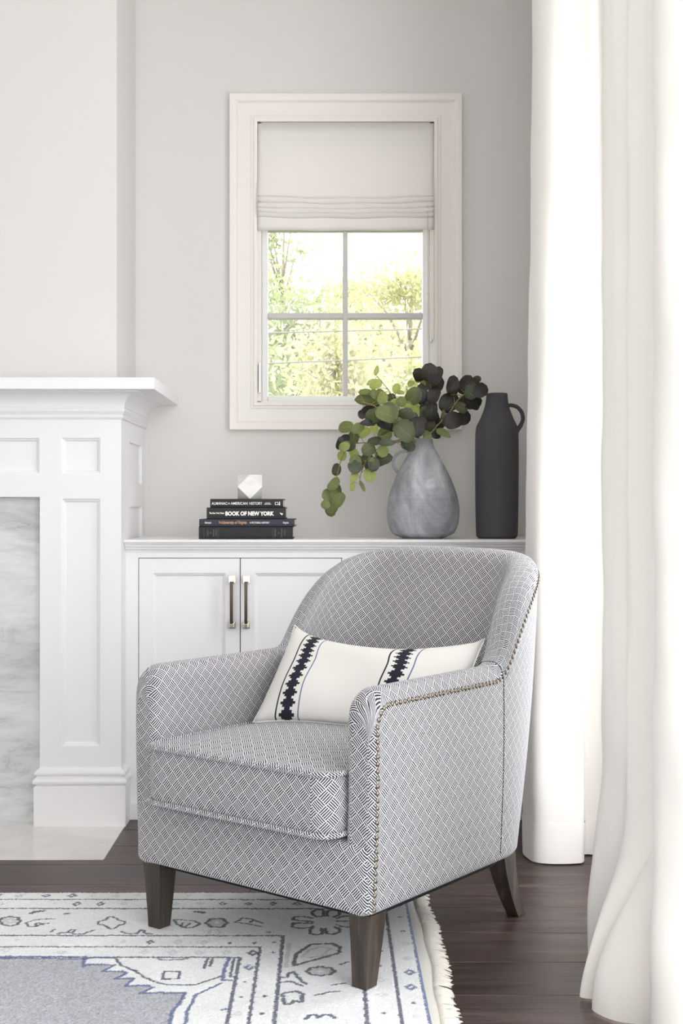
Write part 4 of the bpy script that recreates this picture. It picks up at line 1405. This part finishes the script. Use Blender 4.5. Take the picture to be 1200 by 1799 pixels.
def book(label, x0, x1, z0, th, depth, y0, rz, color, round_=.004):
    L = x1 - x0
    b = thing('book', label, 'book', (x0, y0, z0), rz, 'stacked books')
    cm_ = N(label[:24])
    cm_.set(Base_Color=color, Roughness=0.6)
    cm_.bump(cm_.noise(cm_.coord(), 900, 2), .15, .0005)
    # cover: spine and two boards as one U-shaped section swept along the length
    bt = .003
    outp = [(depth, 0), (.004, 0), (.0012, .0012), (-.0006, th * .25), (-.001, th / 2), (-.0006, th * .75), (.0012, th - .0012), (.004, th), (depth, th),
            (depth, th - bt), (.005, th - bt), (.003, th / 2), (.005, bt), (depth, bt)]
    V, Fc = [], []
    for xx in (0, L):
        V += [(xx, yy, zz) for yy, zz in outp]
    n = len(outp)
    for i in range(n):
        Fc.append((i, (i + 1) % n, n + (i + 1) % n, n + i))
    me = mesh(V, Fc, 'cover')
    bm = bmesh.new()
    bm.from_mesh(me)
    bm.verts.ensure_lookup_table()
    for base in (0, n):
        v = [bm.verts[base + i] for i in range(n)]
        for q in ((0, 1, 12, 13), (1, 2, 3, 12), (3, 4, 11, 12), (4, 5, 10, 11), (5, 6, 7, 10), (7, 8, 9, 10)):
            bm.faces.new([v[i] for i in q])
    bmesh.ops.recalc_face_normals(bm, faces=bm.faces)
    bm.to_mesh(me)
    bm.free()
    obj('cover', me, cm_.m, b)
    box('page_block', (.003, L - .003, .0055, depth - .004, bt + .0001, th - bt - .0001), M['paper'], b)
    return b


ZT = .913
YS = -.0013
b4 = book('thick worn black book at the bottom of the stack on the cabinet', -.423, -.1133, ZT, .0415, .215, 4.165, .0, lin(27, 26, 27))
for xx in (.0163, .0625, .0655, .243, .246, .2945):
    o = box('spine_rule', (xx, xx + .0009, -.0017, -.0008, .002, .0395), M['rule'], b4)
for k, (xx, hgt) in enumerate(((.030, .020), (.039, .006), (.049, .024), (.058, .022), (.252, .026), (.263, .006), (.273, .030), (.283, .022))):
    o = box('worn_title', (xx - .0022, xx + .0022, -.0016, -.0008, .0205 - hgt / 2, .0205 + hgt / 2), M['rule'], b4)
b3 = book('slim slate-blue book with copper script title, third from the top', -.4211, -.1076, ZT + .0415, .0246, .225, 4.160, -.006, lin(44, 46, 58))
text('Hitchcock', .0085, M['ink_white'], b3, .0185, YS, .0098, .0215, .00015, .2)
text('The', .0105, M['ink_gold'], b3, .064, YS, .0100, .010, .0001, .15)
text('University of Virginia', .0135, M['ink_gold'], b3, .0755, YS, .0090, .081, .0002, .15)
text('A PICTORIAL HISTORY', .0082, M['ink_white'], b3, .1665, YS, .0098, .065, .0001)
text('Virginia', .0085, M['ink_white'], b3, .2755, YS, .0098, .0185, .0001, .2)
b2 = book('black book with bold white title, second from the top of the stack', -.3966, -.136, ZT + .0661, .0378, .205, 4.163, .008, lin(28, 27, 29))
text('The New York Times', .0075, M['ink_white'], b2, .0085, YS, .0170, .049, .0003)
text('BOOK OF NEW YORK', .0178, M['ink_white'], b2, .0615, YS, .0120, .160, .0009)
V = [(.240, .0205), (.2445, .0205), (.2455, .0190), (.2505, .0185), (.2495, .0145), (.2470, .0120), (.2455, .0150), (.2420, .0165)]
obj('emblem', mesh([(a, -.0016, c) for a, c in V], [tuple(range(len(V)))], 'emblem'), M['ink_white'], b2)
b1 = book('thin black book with white serif title on top of the stack', -.3853, -.1454, ZT + .1039, .0283, .195, 4.166, -.004, lin(29, 27, 30))
text('ALMANAC', .0128, M['ink_white'], b1, .0045, YS, .0092, .0520, .0001)
text('OF', .0075, M['ink_white'], b1, .0580, YS, .0106, .0075, .0001)
text('AMERICAN', .0128, M['ink_white'], b1, .0675, YS, .0092, .0555, .0001)
text('HISTORY', .0128, M['ink_white'], b1, .1290, YS, .0092, .0425, .0001)
# two tiny lines of lettering, too small to read
boxes('fine_print', [(.1815 + .0042 * k, .1846 + .0042 * k, -.0016, -.0008, .0145, .0162) for k in range(4)] +
      [(.1785 + .0046 * k, .1822 + .0046 * k, -.0016, -.0008, .0102, .0122) for k in range(5)], M['ink_white'], b1)
boxes('emblem', [(.2130, .2240, -.0017, -.0008, .0165, .0180), (.2130, .2240, -.0017, -.0008, .0085, .0100), (.2130, .2146, -.0017, -.0008, .0085, .0180),
                 (.2224, .2240, -.0017, -.0008, .0085, .0180), (.2272, .2298, -.0017, -.0008, .0070, .0195), (.2252, .2278, -.0017, -.0008, .0085, .0115)], M['ink_white'], b1)

# faceted ornament: cube with its corners cut to the edge middles
h = .0405
V, Fc = [], []
cub = [Vector(p) * h for p in ((0, 1, 1), (0, -1, 1), (0, 1, -1), (0, -1, -1), (1, 0, 1), (-1, 0, 1), (1, 0, -1), (-1, 0, -1), (1, 1, 0), (-1, 1, 0), (1, -1, 0), (-1, -1, 0))]
bm = bmesh.new()
for v in cub:
    bm.verts.new(v)
bmesh.ops.convex_hull(bm, input=bm.verts)
bmesh.ops.dissolve_limit(bm, angle_limit=.02, verts=bm.verts, edges=bm.edges)
bmesh.ops.bevel(bm, geom=list(bm.edges), offset=.0006, segments=1, affect='EDGES')
o = obj('faceted_ornament', bm_mesh(bm, 'faceted_ornament'), M['ornament'])
o.location = (-.2588, 4.235, ZT + .1322 + h)
o.rotation_euler = (0, 0, .06)
tag(o, 'white faceted stone polyhedron sitting on top of the book stack', 'ornament')


# ------------------------------------------------------------------ the two vases
def smooth_prof(pts, per=8):
    return [(float(p[0]), max(.0005, float(p[1]))) for p in catmull(pts, per)]


vs = thing('round_vase', 'pear-shaped grey plaster vase holding leafy branches', 'vase', (.321, 4.25, ZT))
vp = smooth_prof([(.0, .066), (.003, .0715), (.010, .0900), (.021, .1060), (.050, .1175), (.088, .1222), (.126, .1188), (.164, .1085), (.203, .0930), (.241, .0740), (.279, .0530), (.300, .0408), (.315, .0350), (.333, .0325)], 7)
vp += [(.3345, .0315), (.3345, .0285), (.330, .0265), (.29, .030), (.24, .050)]
lathe('body', [(0, .0005)] + vp, M['vase'], vs)
hp = catmull([(-.030, 0, .292), (-.050, 0, .294), (-.078, 0, .288), (-.098, 0, .268), (-.099, 0, .245), (-.088, 0, .226), (-.078, 0, .218)], 6)
tube('handle', hp, .0058, M['vase'], vs, 10)

bt = thing('tall_jug', 'tall matte charcoal jug with a small loop handle', 'vase', (.5695, 4.25, ZT))
bp = smooth_prof([(.0, .0600), (.003, .0640), (.012, .0690), (.05, .0705), (.10, .0715), (.183, .0724), (.28, .0728), (.34, .0722), (.362, .0710), (.378, .0675), (.395, .0590), (.412, .0515), (.432, .0440), (.450, .0392), (.468, .0365), (.484, .0355)], 6)
bp += [(.4868, .0345), (.487, .0325), (.480, .0305), (.44, .034), (.40, .045)]
lathe('body', [(0, .0005)] + bp, M['bottle'], bt)
hp = catmull([(.036, 0, .446), (.050, 0, .447), (.068, 0, .441), (.083, 0, .424), (.0875, 0, .402), (.081, 0, .382), (.070, 0, .365), (.064, 0, .350)], 6)
tube('handle', hp, [.0066] * 30 + [.0075] * (len(hp) - 30), M['bottle'], bt, 12)

# ------------------------------------------------------------------ eucalyptus-like branches standing in the round vase
def leaf_mesh(kind):
    V, Fc, UV = [], [], []
    nu, nv = 10, 4
    for i in range(nu + 1):
        u = i / nu
        if kind == 0:        # round
            hw = math.sqrt(max(0, 1 - (2 * u - 1) ** 2)) ** .9
        elif kind == 1:      # oval with a soft tip
            hw = math.sqrt(max(0, 1 - (2 * u ** .93 - 1) ** 2)) ** .95
        else:                # notched or pointed
            hw = (math.sin(PI * u ** .85)) ** .75
        for j in range(nv + 1):
            v = j / nv * 2 - 1
            y = v * hw / 2
            z = .16 * abs(y) + .10 * math.sin(PI * u) * (1 - v * v * .4) - .12 * (u - .5) ** 2 + .03 * math.sin(9 * u + 3 * v)
            V.append((u - .5, y, z))
    for i in range(nu):
        for j in range(nv):
            a = i * (nv + 1) + j
            q = (a, a + nv + 1, a + nv + 2, a + 1)
            Fc.append(q)
            for k in q:
                UV.append((k // (nv + 1) / nu, (k % (nv + 1)) / nv))
    return mesh(V, Fc, 'leaf', True, UV)


LM = {}
for t in 'LGODP':
    for k in range(3):
        me = leaf_mesh(k)
        me.materials.append(M['leaf_' + t])
        LM[t, k] = me
BL = {'light': 'slender branch of pale green round leaves rising in front of the window',
      'mid': 'branch with large olive and green leaves leaning left over the vase',
      'arch': 'long arching branch of green leaves drooping far left of the vase',
      'droop': 'short drooping branch of green leaves beside the vase handle',
      'upright': 'upright branch of dark purple-brown leaves above the vase mouth',
      'right': 'branch of dark purple-brown leaves reaching toward the tall jug'}
for key, (pts, leaves) in BRANCHES.items():
    r = random.Random(key)
    base = (.321, 4.25, 1.205)
    br = thing('leafy_branch', BL[key], 'branch', base, 0, 'branches in the round vase')
    B = Vector(base)
    curve = [Vector(p) for p in catmull([(.321 + (pts[0][0] - .321) * .4, 4.25, 1.205)] + [tuple(p) for p in pts], 8)]
    sv, sf = [], []

    def addt(P, rad, n=6):
        v, f = tube_data([p - B for p in P], rad, n)
        b0 = len(sv)
        sv.extend(v)
        sf.extend(tuple(i + b0 for i in q) for q in f)
    addt(curve, [.0026 - .0014 * i / len(curve) for i in range(len(curve))])
    extra = []
    for (x, y, z, L, W, ang, tone) in leaves:
        if W >= 26 and r.random() < .55:
            extra.append((x + r.uniform(-.016, .016), y + r.uniform(.012, .035), z + r.uniform(-.014, .014), L * .85, W * .85, ang + r.uniform(-60, 60), {'L': 'G', 'G': 'O', 'O': 'D', 'D': 'D', 'P': 'P'}[tone]))
    for (x, y, z, L, W, ang, tone) in leaves + extra:
        P = Vector((x, y, z))
        a = math.radians(ang)
        axis = Vector((math.cos(a), 0, math.sin(a)))
        near = min(curve, key=lambda c: (c - P).length)
        if (P - axis * L / 2000 - near).length > (P + axis * L / 2000 - near).length:
            axis = -axis
        yaw = r.uniform(-.35, .35)
        axis = (axis * math.cos(yaw) + Vector((0, 1, 0)) * math.sin(yaw)).normalized()
        nrm = Vector((r.uniform(-.4, .4), -1, r.uniform(-.2, .55)))
        nrm = (nrm - axis * nrm.dot(axis)).normalized()
        wv = nrm.cross(axis)
        kk = 1.34 if tone in 'PDO' else 1.22
        lx, lw = L / 1000 * kk, W / 1000 * kk
        kind = r.choice((0, 0, 1)) if W > .6 * L else r.choice((0, 1, 2))
        o = obj('leaf', LM[tone, kind], None, br)
        mt = Matrix((axis * lx, wv * lw, nrm * ((lx + lw) / 2))).transposed().to_4x4()
        mt.translation = P - B
        o.matrix_local = mt
        root = P - axis * lx * .5
        if (root - near).length > .004:
            mid = (root + near) / 2 + Vector((0, 0, .004))
            addt([near, mid, root], [.0011, .0009, .0008], 5)
    obj('stem', mesh(sv, sf, 'stem', True), M['stem'], br)

# ------------------------------------------------------------------ rug
RX1, RY1, RX0, RY0 = .206, 3.316, -2.3, .75
ZR = .0098
rug = thing('area_rug', 'cream and blue patterned wool rug with a fringed end under the armchair', 'rug', (-1.0, 2.0, 0))


def fine(a, b, s):
    return np.linspace(a, b, int(round((b - a) / s)) + 1)


gx = np.concatenate([fine(RX0, -1.02, .03)[:-1], fine(-1.02, RX1, .0026)])
gy = np.concatenate([fine(RY0, 2.36, .03)[:-1], fine(2.36, RY1, .0026)])
GX, GY = np.meshgrid(gx, gy)
nz = lambda f, p: (np.sin(GX * f * 1.7 + p) * np.sin(GY * f + p * 2.1) + np.sin(GX * f * .6 - GY * f * 1.3 + p * 3)) * .5
jit = rng.normal(0, 1, GX.shape)
C = np.empty(GX.shape + (3,))
YARN = {'c': lin(238, 240, 241), 'f': lin(168, 169, 178), 'g': lin(160, 164, 178), 'n': lin(44, 52, 86), 'b': lin(62, 86, 138), 'k': lin(42, 45, 64)}
Y_ = {k: np.array(v[:3]) for k, v in YARN.items()}
C[:] = Y_['c']
blend = lambda mask, col, f: C.__setitem__(mask, C[mask] * (1 - f) + Y_[col] * f)
abr = nz(9, .4) * .5 + nz(23, 1.9) * .5
C *= (1 - .07 * np.clip(abr, -1, 1))[..., None]
# main border slightly greyer than the guard stripes
mb = ((GY > 2.981) & (GY < 3.181) & (GX < .078)) | ((GX > -.104) & (GX < .078) & (GY < 3.181))
blend(mb, 'g', .10)
# field polygon
poly = [(-2.6, 2.837)] + TEETH + [(-.31, 2.30), (-.36, 2.05), (-2.6, 2.05)]
ins = np.zeros(GX.shape, bool)
px, py = np.array([p[0] for p in poly]), np.array([p[1] for p in poly])
j = len(poly) - 1
wx = GX + nz(160, .7) * .0012
wy = GY + nz(150, 2.7) * .0012
for i in range(len(poly)):
    cond = ((py[i] > wy) != (py[j] > wy)) & (wx < (px[j] - px[i]) * (wy - py[i]) / (py[j] - py[i] + 1e-12) + px[i])
    ins ^= cond
    j = i
low = (GY <= 2.05) & (GX < -.36)
ins |= low
blend(ins, 'f', .92)
C *= (1 + np.clip(jit, -2, 2) * np.where(ins, .21, .05))[..., None]


def stroke(pts, wmm, tone, f=.95, brk=.10):
    hw = wmm / 2000
    P = np.array(pts)
    m = .012
    sel = (GX > P[:, 0].min() - m) & (GX < P[:, 0].max() + m) & (GY > P[:, 1].min() - m) & (GY < P[:, 1].max() + m)
    if not sel.any():
        return
    x, y = wx[sel], wy[sel]
    d = np.full(x.shape, 9.)
    for a, b in zip(P, P[1:]):
        v = b - a
        t = np.clip(((x - a[0]) * v[0] + (y - a[1]) * v[1]) / (v @ v + 1e-12), 0, 1)
        d = np.minimum(d, np.hypot(x - a[0] - t * v[0], y - a[1] - t * v[1]))
    jj = jit[sel]
    hit = d < hw * (1 + .22 * jj) + .0013
    fade = f * np.clip(1 - np.abs(jj) * brk, .2, 1)
    cc_ = C[sel]
    cc_[hit] = cc_[hit] * (1 - fade[hit, None]) + Y_[tone] * fade[hit, None]
    C[sel] = cc_


for (xv, yv, w, t) in ((.146, 3.254, 5, 'n'), (.078, 3.181, 6, 'n'), (-.104, 2.981, 6, 'n'), (-.154, 2.905, 5, 'n'), (-.196, 2.838, 6, 'n')):
    stroke([(-2.3, yv + .006), (-1.0, yv + .003), (xv, yv), (xv, 2.4), (xv - .002, .8)], w, t)
stroke([(.203, 3.316), (.2025, 2.4), (.203, .8)], 8, 'b')
stroke([(-2.3, 2.842), (-1.0, 2.838), (-.54, 2.829)], 5, 'b')
stroke([(-2.3, 2.852), (-1.0, 2.848), (-.54, 2.842)], 5, 'b')
stroke(TEETH[3:], 6, 'b')
for w, t, pts in STROKES:
    stroke(pts, w, t, .5 if t == 'g' else .96)
for (x, y, rx, ry, t) in DIAMONDS:
    q = np.abs(wx - x) / max(rx, .006) + np.abs(wy - y) / max(ry, .006) + .12 * jit
    rim = (q < 1) & (q > .36)
    if t in 'nb' and rx < .008:
        rim = q < 1
    blend(rim, t, .35 if t == 'g' else .85)
# repeat the small star motifs further along the guard stripes, beyond the part painted above
for k in range(26):
    for (yy, ph_) in ((3.286, 0), (3.218, .03), (2.943, .02), (2.870, .05)):
        x = -.80 - k * .062 - ph_
        q = np.abs(wx - x) / .013 + np.abs(wy - yy) / .013 + .1 * jit
        blend((q < 1) & (q > .36), 'n' if k % 3 else 'g', .6)
H = ZR + rng.normal(0, .00055, GX.shape) + nz(60, .3) * .0004
dark = 1 - C.mean(axis=2) / Y_['c'].mean()
H -= .0012 * np.clip(dark, 0, 1)
edge = np.minimum(np.minimum(GX - RX0, RX1 - GX), np.minimum(GY - RY0, RY1 - GY))
H = np.where(edge < .004, np.minimum(H, .004 + edge * 1.3), H)
ny, nx = GX.shape
V = np.stack([GX.ravel(), GY.ravel(), H.ravel()], 1)
idx = np.arange(nx * ny).reshape(ny, nx)
Fq = np.stack([idx[:-1, :-1].ravel(), idx[:-1, 1:].ravel(), idx[1:, 1:].ravel(), idx[1:, :-1].ravel()], 1)
me = bpy.data.meshes.new('pile')
me.vertices.add(len(V))
me.vertices.foreach_set('co', V.astype(np.float32).ravel())
me.loops.add(Fq.size)
me.loops.foreach_set('vertex_index', Fq.astype(np.int32).ravel())
me.polygons.add(len(Fq))
me.polygons.foreach_set('loop_start', np.arange(0, Fq.size, 4, dtype=np.int32))
me.update(calc_edges=True)
at = me.color_attributes.new('yarn', 'FLOAT_COLOR', 'POINT')
at.data.foreach_set('color', np.concatenate([C.reshape(-1, 3), np.ones((nx * ny, 1))], 1).astype(np.float32).ravel())
me.polygons.foreach_set('use_smooth', [True] * len(me.polygons))


def rpart(o):
    o.parent = rug
    o.matrix_parent_inverse = Matrix.Translation((1.0, -2.0, 0))
    return o


rpart(obj('pile', me, M['rug']))
rpart(box('backing', (RX0 + .003, RX1 - .003, RY0 + .003, RY1 - .003, .0006, .0035), M['selvage']))
# flat-woven end beyond the pile
V, Fc = [], []
ys = np.arange(RY0, RY1 + .001, .02)
for i, yv in enumerate(ys):
    wob = .004 * math.sin(yv * 7) + .002 * math.sin(yv * 23)
    for (x, z) in ((.200, .0045), (.212, .0055 + .001 * math.sin(yv * 40)), (.226 + wob, .0040), (.231 + wob, .0012)):
        V.append((x, yv, z))
for i in range(len(ys) - 1):
    for k in range(3):
        Fc.append((i * 4 + k, i * 4 + k + 1, i * 4 + k + 5, i * 4 + k + 4))
rpart(obj('woven_end', mesh(V, Fc, 'woven_end', True), M['selvage']))
# fringe: knotted bundles of loose cotton strands
fv, ff = [], []
yv = RY0
while yv < RY1:
    wob = .004 * math.sin(yv * 7) + .002 * math.sin(yv * 23)
    lean = rng.normal(0, .006) + .006 * math.sin(yv * 11)
    L0 = .036 + rng.uniform(-.005, .006)
    for k in range(4 if yv > 2.3 else 2):
        a = yv + rng.uniform(-.003, .003)
        le = lean + rng.normal(0, .0035)
        L = L0 + rng.uniform(-.004, .004)
        P = [(.226 + wob, a, .0040), (.226 + wob + L * .35, a + le * .3, .0058 + rng.uniform(0, .002)), (.226 + wob + L * .7, a + le * .7, .0045 + rng.uniform(0, .002)), (.226 + wob + L, a + le, .0018)]
        v, f = tube_data(P, [.0013, .0015, .0014, .0008], 4)
        b0 = len(fv)
        fv += v
        ff += [tuple(i + b0 for i in q) for q in f]
    yv += .0052
o = rpart(obj('fringe', mesh(fv, ff, 'fringe', True), M['fringe']))
o['kind'] = 'stuff'


# ------------------------------------------------------------------ curtains on the right
def curtain(name, label, topp, botp, ztop_, flare, wr, per=16, seed=1, hemz=None):
    """cloth hung from the rod: plan curve blends from the pleated heading to the hem on the floor"""
    T = np.array(catmull(topp, per))
    B_ = np.array(catmull(botp, per))
    n = len(T)
    c = thing(name, label, 'curtain', (float(B_[:, 0].mean()), float(B_[:, 1].mean()), 0))
    zs = np.concatenate([np.linspace(.004, .30, 40)[:-1], np.linspace(.30, ztop_, 70)])
    r = np.random.default_rng(seed)
    ph = r.uniform(0, 6, 6)
    d = np.gradient(B_, axis=0)
    nr = np.stack([d[:, 1], -d[:, 0]], 1)
    nr /= np.linalg.norm(nr, axis=1)[:, None] + 1e-9
    s_ = np.concatenate([[0], np.cumsum(np.hypot(*np.diff(B_, axis=0).T))])
    rows = []
    for z in zs:
        k = float(sstep(flare[0], flare[1], z))
        g = float(z / ztop_) ** 1.0
        P = B_ * (1 - k) + T * k
        w = wr * (np.sin(s_ * 46 + z * 9 + ph[0]) * .5 + np.sin(s_ * 23 - z * 14 + ph[1]) * .6 + np.sin(z * 31 + s_ * 12 + ph[2]) * .35) * (1 - .5 * g)
        rows.append(np.column_stack([P + nr * w[:, None], np.full(n, z)]))
    V = np.vstack(rows) - np.array(c.location)
    Fc = []
    for i in range(len(zs) - 1):
        for kk in range(n - 1):
            a = i * n + kk
            Fc.append((a, a + 1, a + n + 1, a + n))
    o = obj('cloth', mesh(V, Fc, 'cloth', True), M['curtain'], c)
    if hemz:                       # doubled cloth of the stitched hem
        nh = int(np.searchsorted(zs, hemz))
        Vh = np.vstack([rw + np.column_stack([nr * .0022, np.zeros(n)]) for rw in rows[:nh + 1]]) - np.array(c.location)
        Fh = [q for q in Fc if max(q) < (nh + 1) * n]
        obj('hem', mesh(Vh, Fh, 'hem', True), M['hem'], c)
    return c


far_bot = [(.625, 3.86), (.592, 3.79), (.576, 3.715), (.584, 3.645), (.604, 3.614), (.660, 3.602), (.718, 3.606), (.736, 3.630), (.740, 3.680), (.758, 3.700), (.796, 3.690), (.826, 3.706),
           (.838, 3.760), (.800, 3.800), (.745, 3.830), (.735, 3.880), (.790, 3.910), (.845, 3.930), (.850, 3.975)]
far_top = [(.660, 3.86), (.632, 3.79), (.604, 3.730), (.608, 3.680), (.636, 3.628), (.672, 3.600), (.702, 3.604), (.714, 3.640), (.720, 3.690), (.736, 3.705), (.770, 3.668), (.800, 3.690),
           (.830, 3.760), (.800, 3.800), (.750, 3.830), (.740, 3.880), (.785, 3.910), (.835, 3.930), (.845, 3.975)]
curtain('curtain', 'white linen curtain panel with stitched hem hanging beyond the armchair', far_top, far_bot, 2.86, (.2, 2.6), .0022, seed=3, hemz=.115)
near_bot = [(.760, 2.990), (.690, 2.985), (.632, 2.945), (.590, 2.888), (.616, 2.866), (.655, 2.822), (.600, 2.700), (.528, 2.634), (.545, 2.612), (.615, 2.602), (.578, 2.580), (.530, 2.558), (.570, 2.500),
            (.650, 2.465), (.618, 2.410), (.600, 2.350), (.625, 2.300), (.680, 2.270), (.720, 2.260), (.750, 2.255), (.780, 2.250), (.810, 2.250)]
near_mid = [(.760, 2.990), (.700, 2.985), (.645, 2.940), (.628, 2.880), (.640, 2.830), (.662, 2.790), (.656, 2.755), (.690, 2.720), (.720, 2.680), (.728, 2.655), (.726, 2.630), (.720, 2.605), (.700, 2.580),
            (.664, 2.520), (.634, 2.460), (.630, 2.410), (.655, 2.370), (.700, 2.335), (.735, 2.310), (.770, 2.285), (.800, 2.270), (.830, 2.270)]
curtain('curtain', 'white linen curtain panel with flared hem pooling on the bare floor', near_mid, near_bot, 2.86, (.0, .48), .0034, seed=8)

rod = thing('curtain_rod', 'dark metal curtain rod above the long right-hand window', 'curtain rod', (.72, 2.95, 2.88))
tube('rod', [(0, -1.2, 0), (0, 1.2, 0)], .014, M['gunmetal'], rod, 12)
for yy in (-1.1, 1.1):
    tube('bracket', [(0, yy, 0), (.178, yy, 0)], .009, M['gunmetal'], rod, 8)
    tube('wall_plate', [(.172, yy, 0), (.179, yy, 0)], .03, M['gunmetal'], rod, 14)

# ------------------------------------------------------------------ outside: lawn, trees, overhead wires
o = box('ground', (-40, 40, 4.9, 60, -.6, -.5), M['grass'])
o['kind'] = 'structure'


def tree(label, x, y, h, crown, n, leaf, mat, seed):
    r = np.random.default_rng(seed)
    t = thing('tree', label, 'tree', (x, y, -.5), 0, 'trees outside the window')
    sv, sf = [], []

    def addt(P, R_):
        v, f = tube_data(P, R_, 6)
        b0 = len(sv)
        sv.extend(v)
        sf.extend(tuple(i + b0 for i in q) for q in f)
    addt([(0, 0, 0), (.03, .02, h * .35), (-.02, .03, h * .7), (.02, 0, h * .93)], [.09, .07, .045, .012])
    cen = []
    for k in range(26):
        z = h * r.uniform(.32, .95)
        a = r.uniform(0, 2 * PI)
        prof = math.sin(PI * min(1, max(.12, (z / h - .22) / .80)))
        L = crown * prof * r.uniform(.55, 1.0)
        e = np.array([math.cos(a) * L, math.sin(a) * L, z + r.uniform(.0, .25)])
        addt([(0, 0, z * .86), (e[0] * .5, e[1] * .5, z * .97), tuple(e)], [.02, .012, .004])
        for f in (.45, .7, 1.0):
            cen.append(np.array([e[0] * f, e[1] * f, z * .97 + (e[2] - z * .97) * f]))
    obj('branches', mesh(sv, sf, 'branches', True), M['bark'], t)
    cen = np.array(cen)
    c = cen[r.integers(0, len(cen), n)] + r.normal(0, .13, (n, 3)) * np.array([1, 1, .75]) * crown / 1.1
    d1 = r.normal(0, 1, (n, 3))
    d1 /= np.linalg.norm(d1, axis=1)[:, None]
    d2 = np.cross(d1, r.normal(0, 1, (n, 3)))
    d2 /= np.linalg.norm(d2, axis=1)[:, None]
    s = leaf * r.uniform(.6, 1.2, n)[:, None]
    V = np.stack([c - d1 * s, c + d2 * s * .45, c + d1 * s, c - d2 * s * .45], 1).reshape(-1, 3)
    Fl = np.arange(n * 4).reshape(n, 4)
    me = mesh(V, [tuple(q) for q in Fl.tolist()], 'foliage')
    o = obj('foliage', me, mat, t)
    o['kind'] = 'stuff'
    return t


tree('leafy yellow-green tree behind the left window panes', -.55, 10.2, 3.45, 1.15, 10500, .036, M['tree_b'], 1)
tree('broad pale yellow tree behind the right window panes', .85, 13.0, 4.05, 1.35, 11000, .040, M['tree_a'], 2)
tree('low tan-green tree low in the middle of the window', .15, 7.7, 2.50, .85, 9000, .030, M['tree_c'], 3)
tree('far tall thin tree showing in the upper left pane', -.65, 18.5, 6.0, 1.0, 1500, .06, M['tree_b'], 4)
tree('far bushy tree filling the gap behind the two nearer trees', .35, 16.2, 4.4, 1.35, 5600, .07, M['tree_a'], 5)
for (zc, sl, lab) in ((1.908, .026, 'upper grey overhead wire crossing the window view'), (1.760, .042, 'lower grey overhead wire crossing the window view')):
    P = [(x, 6.4, zc + sl * (x - .09) + .0012 * x * x) for x in np.linspace(-9, 9, 25)]
    o = tube('overhead_wire', P, .0042, M['wire'], None, 6)
    tag(o, lab, 'wire')
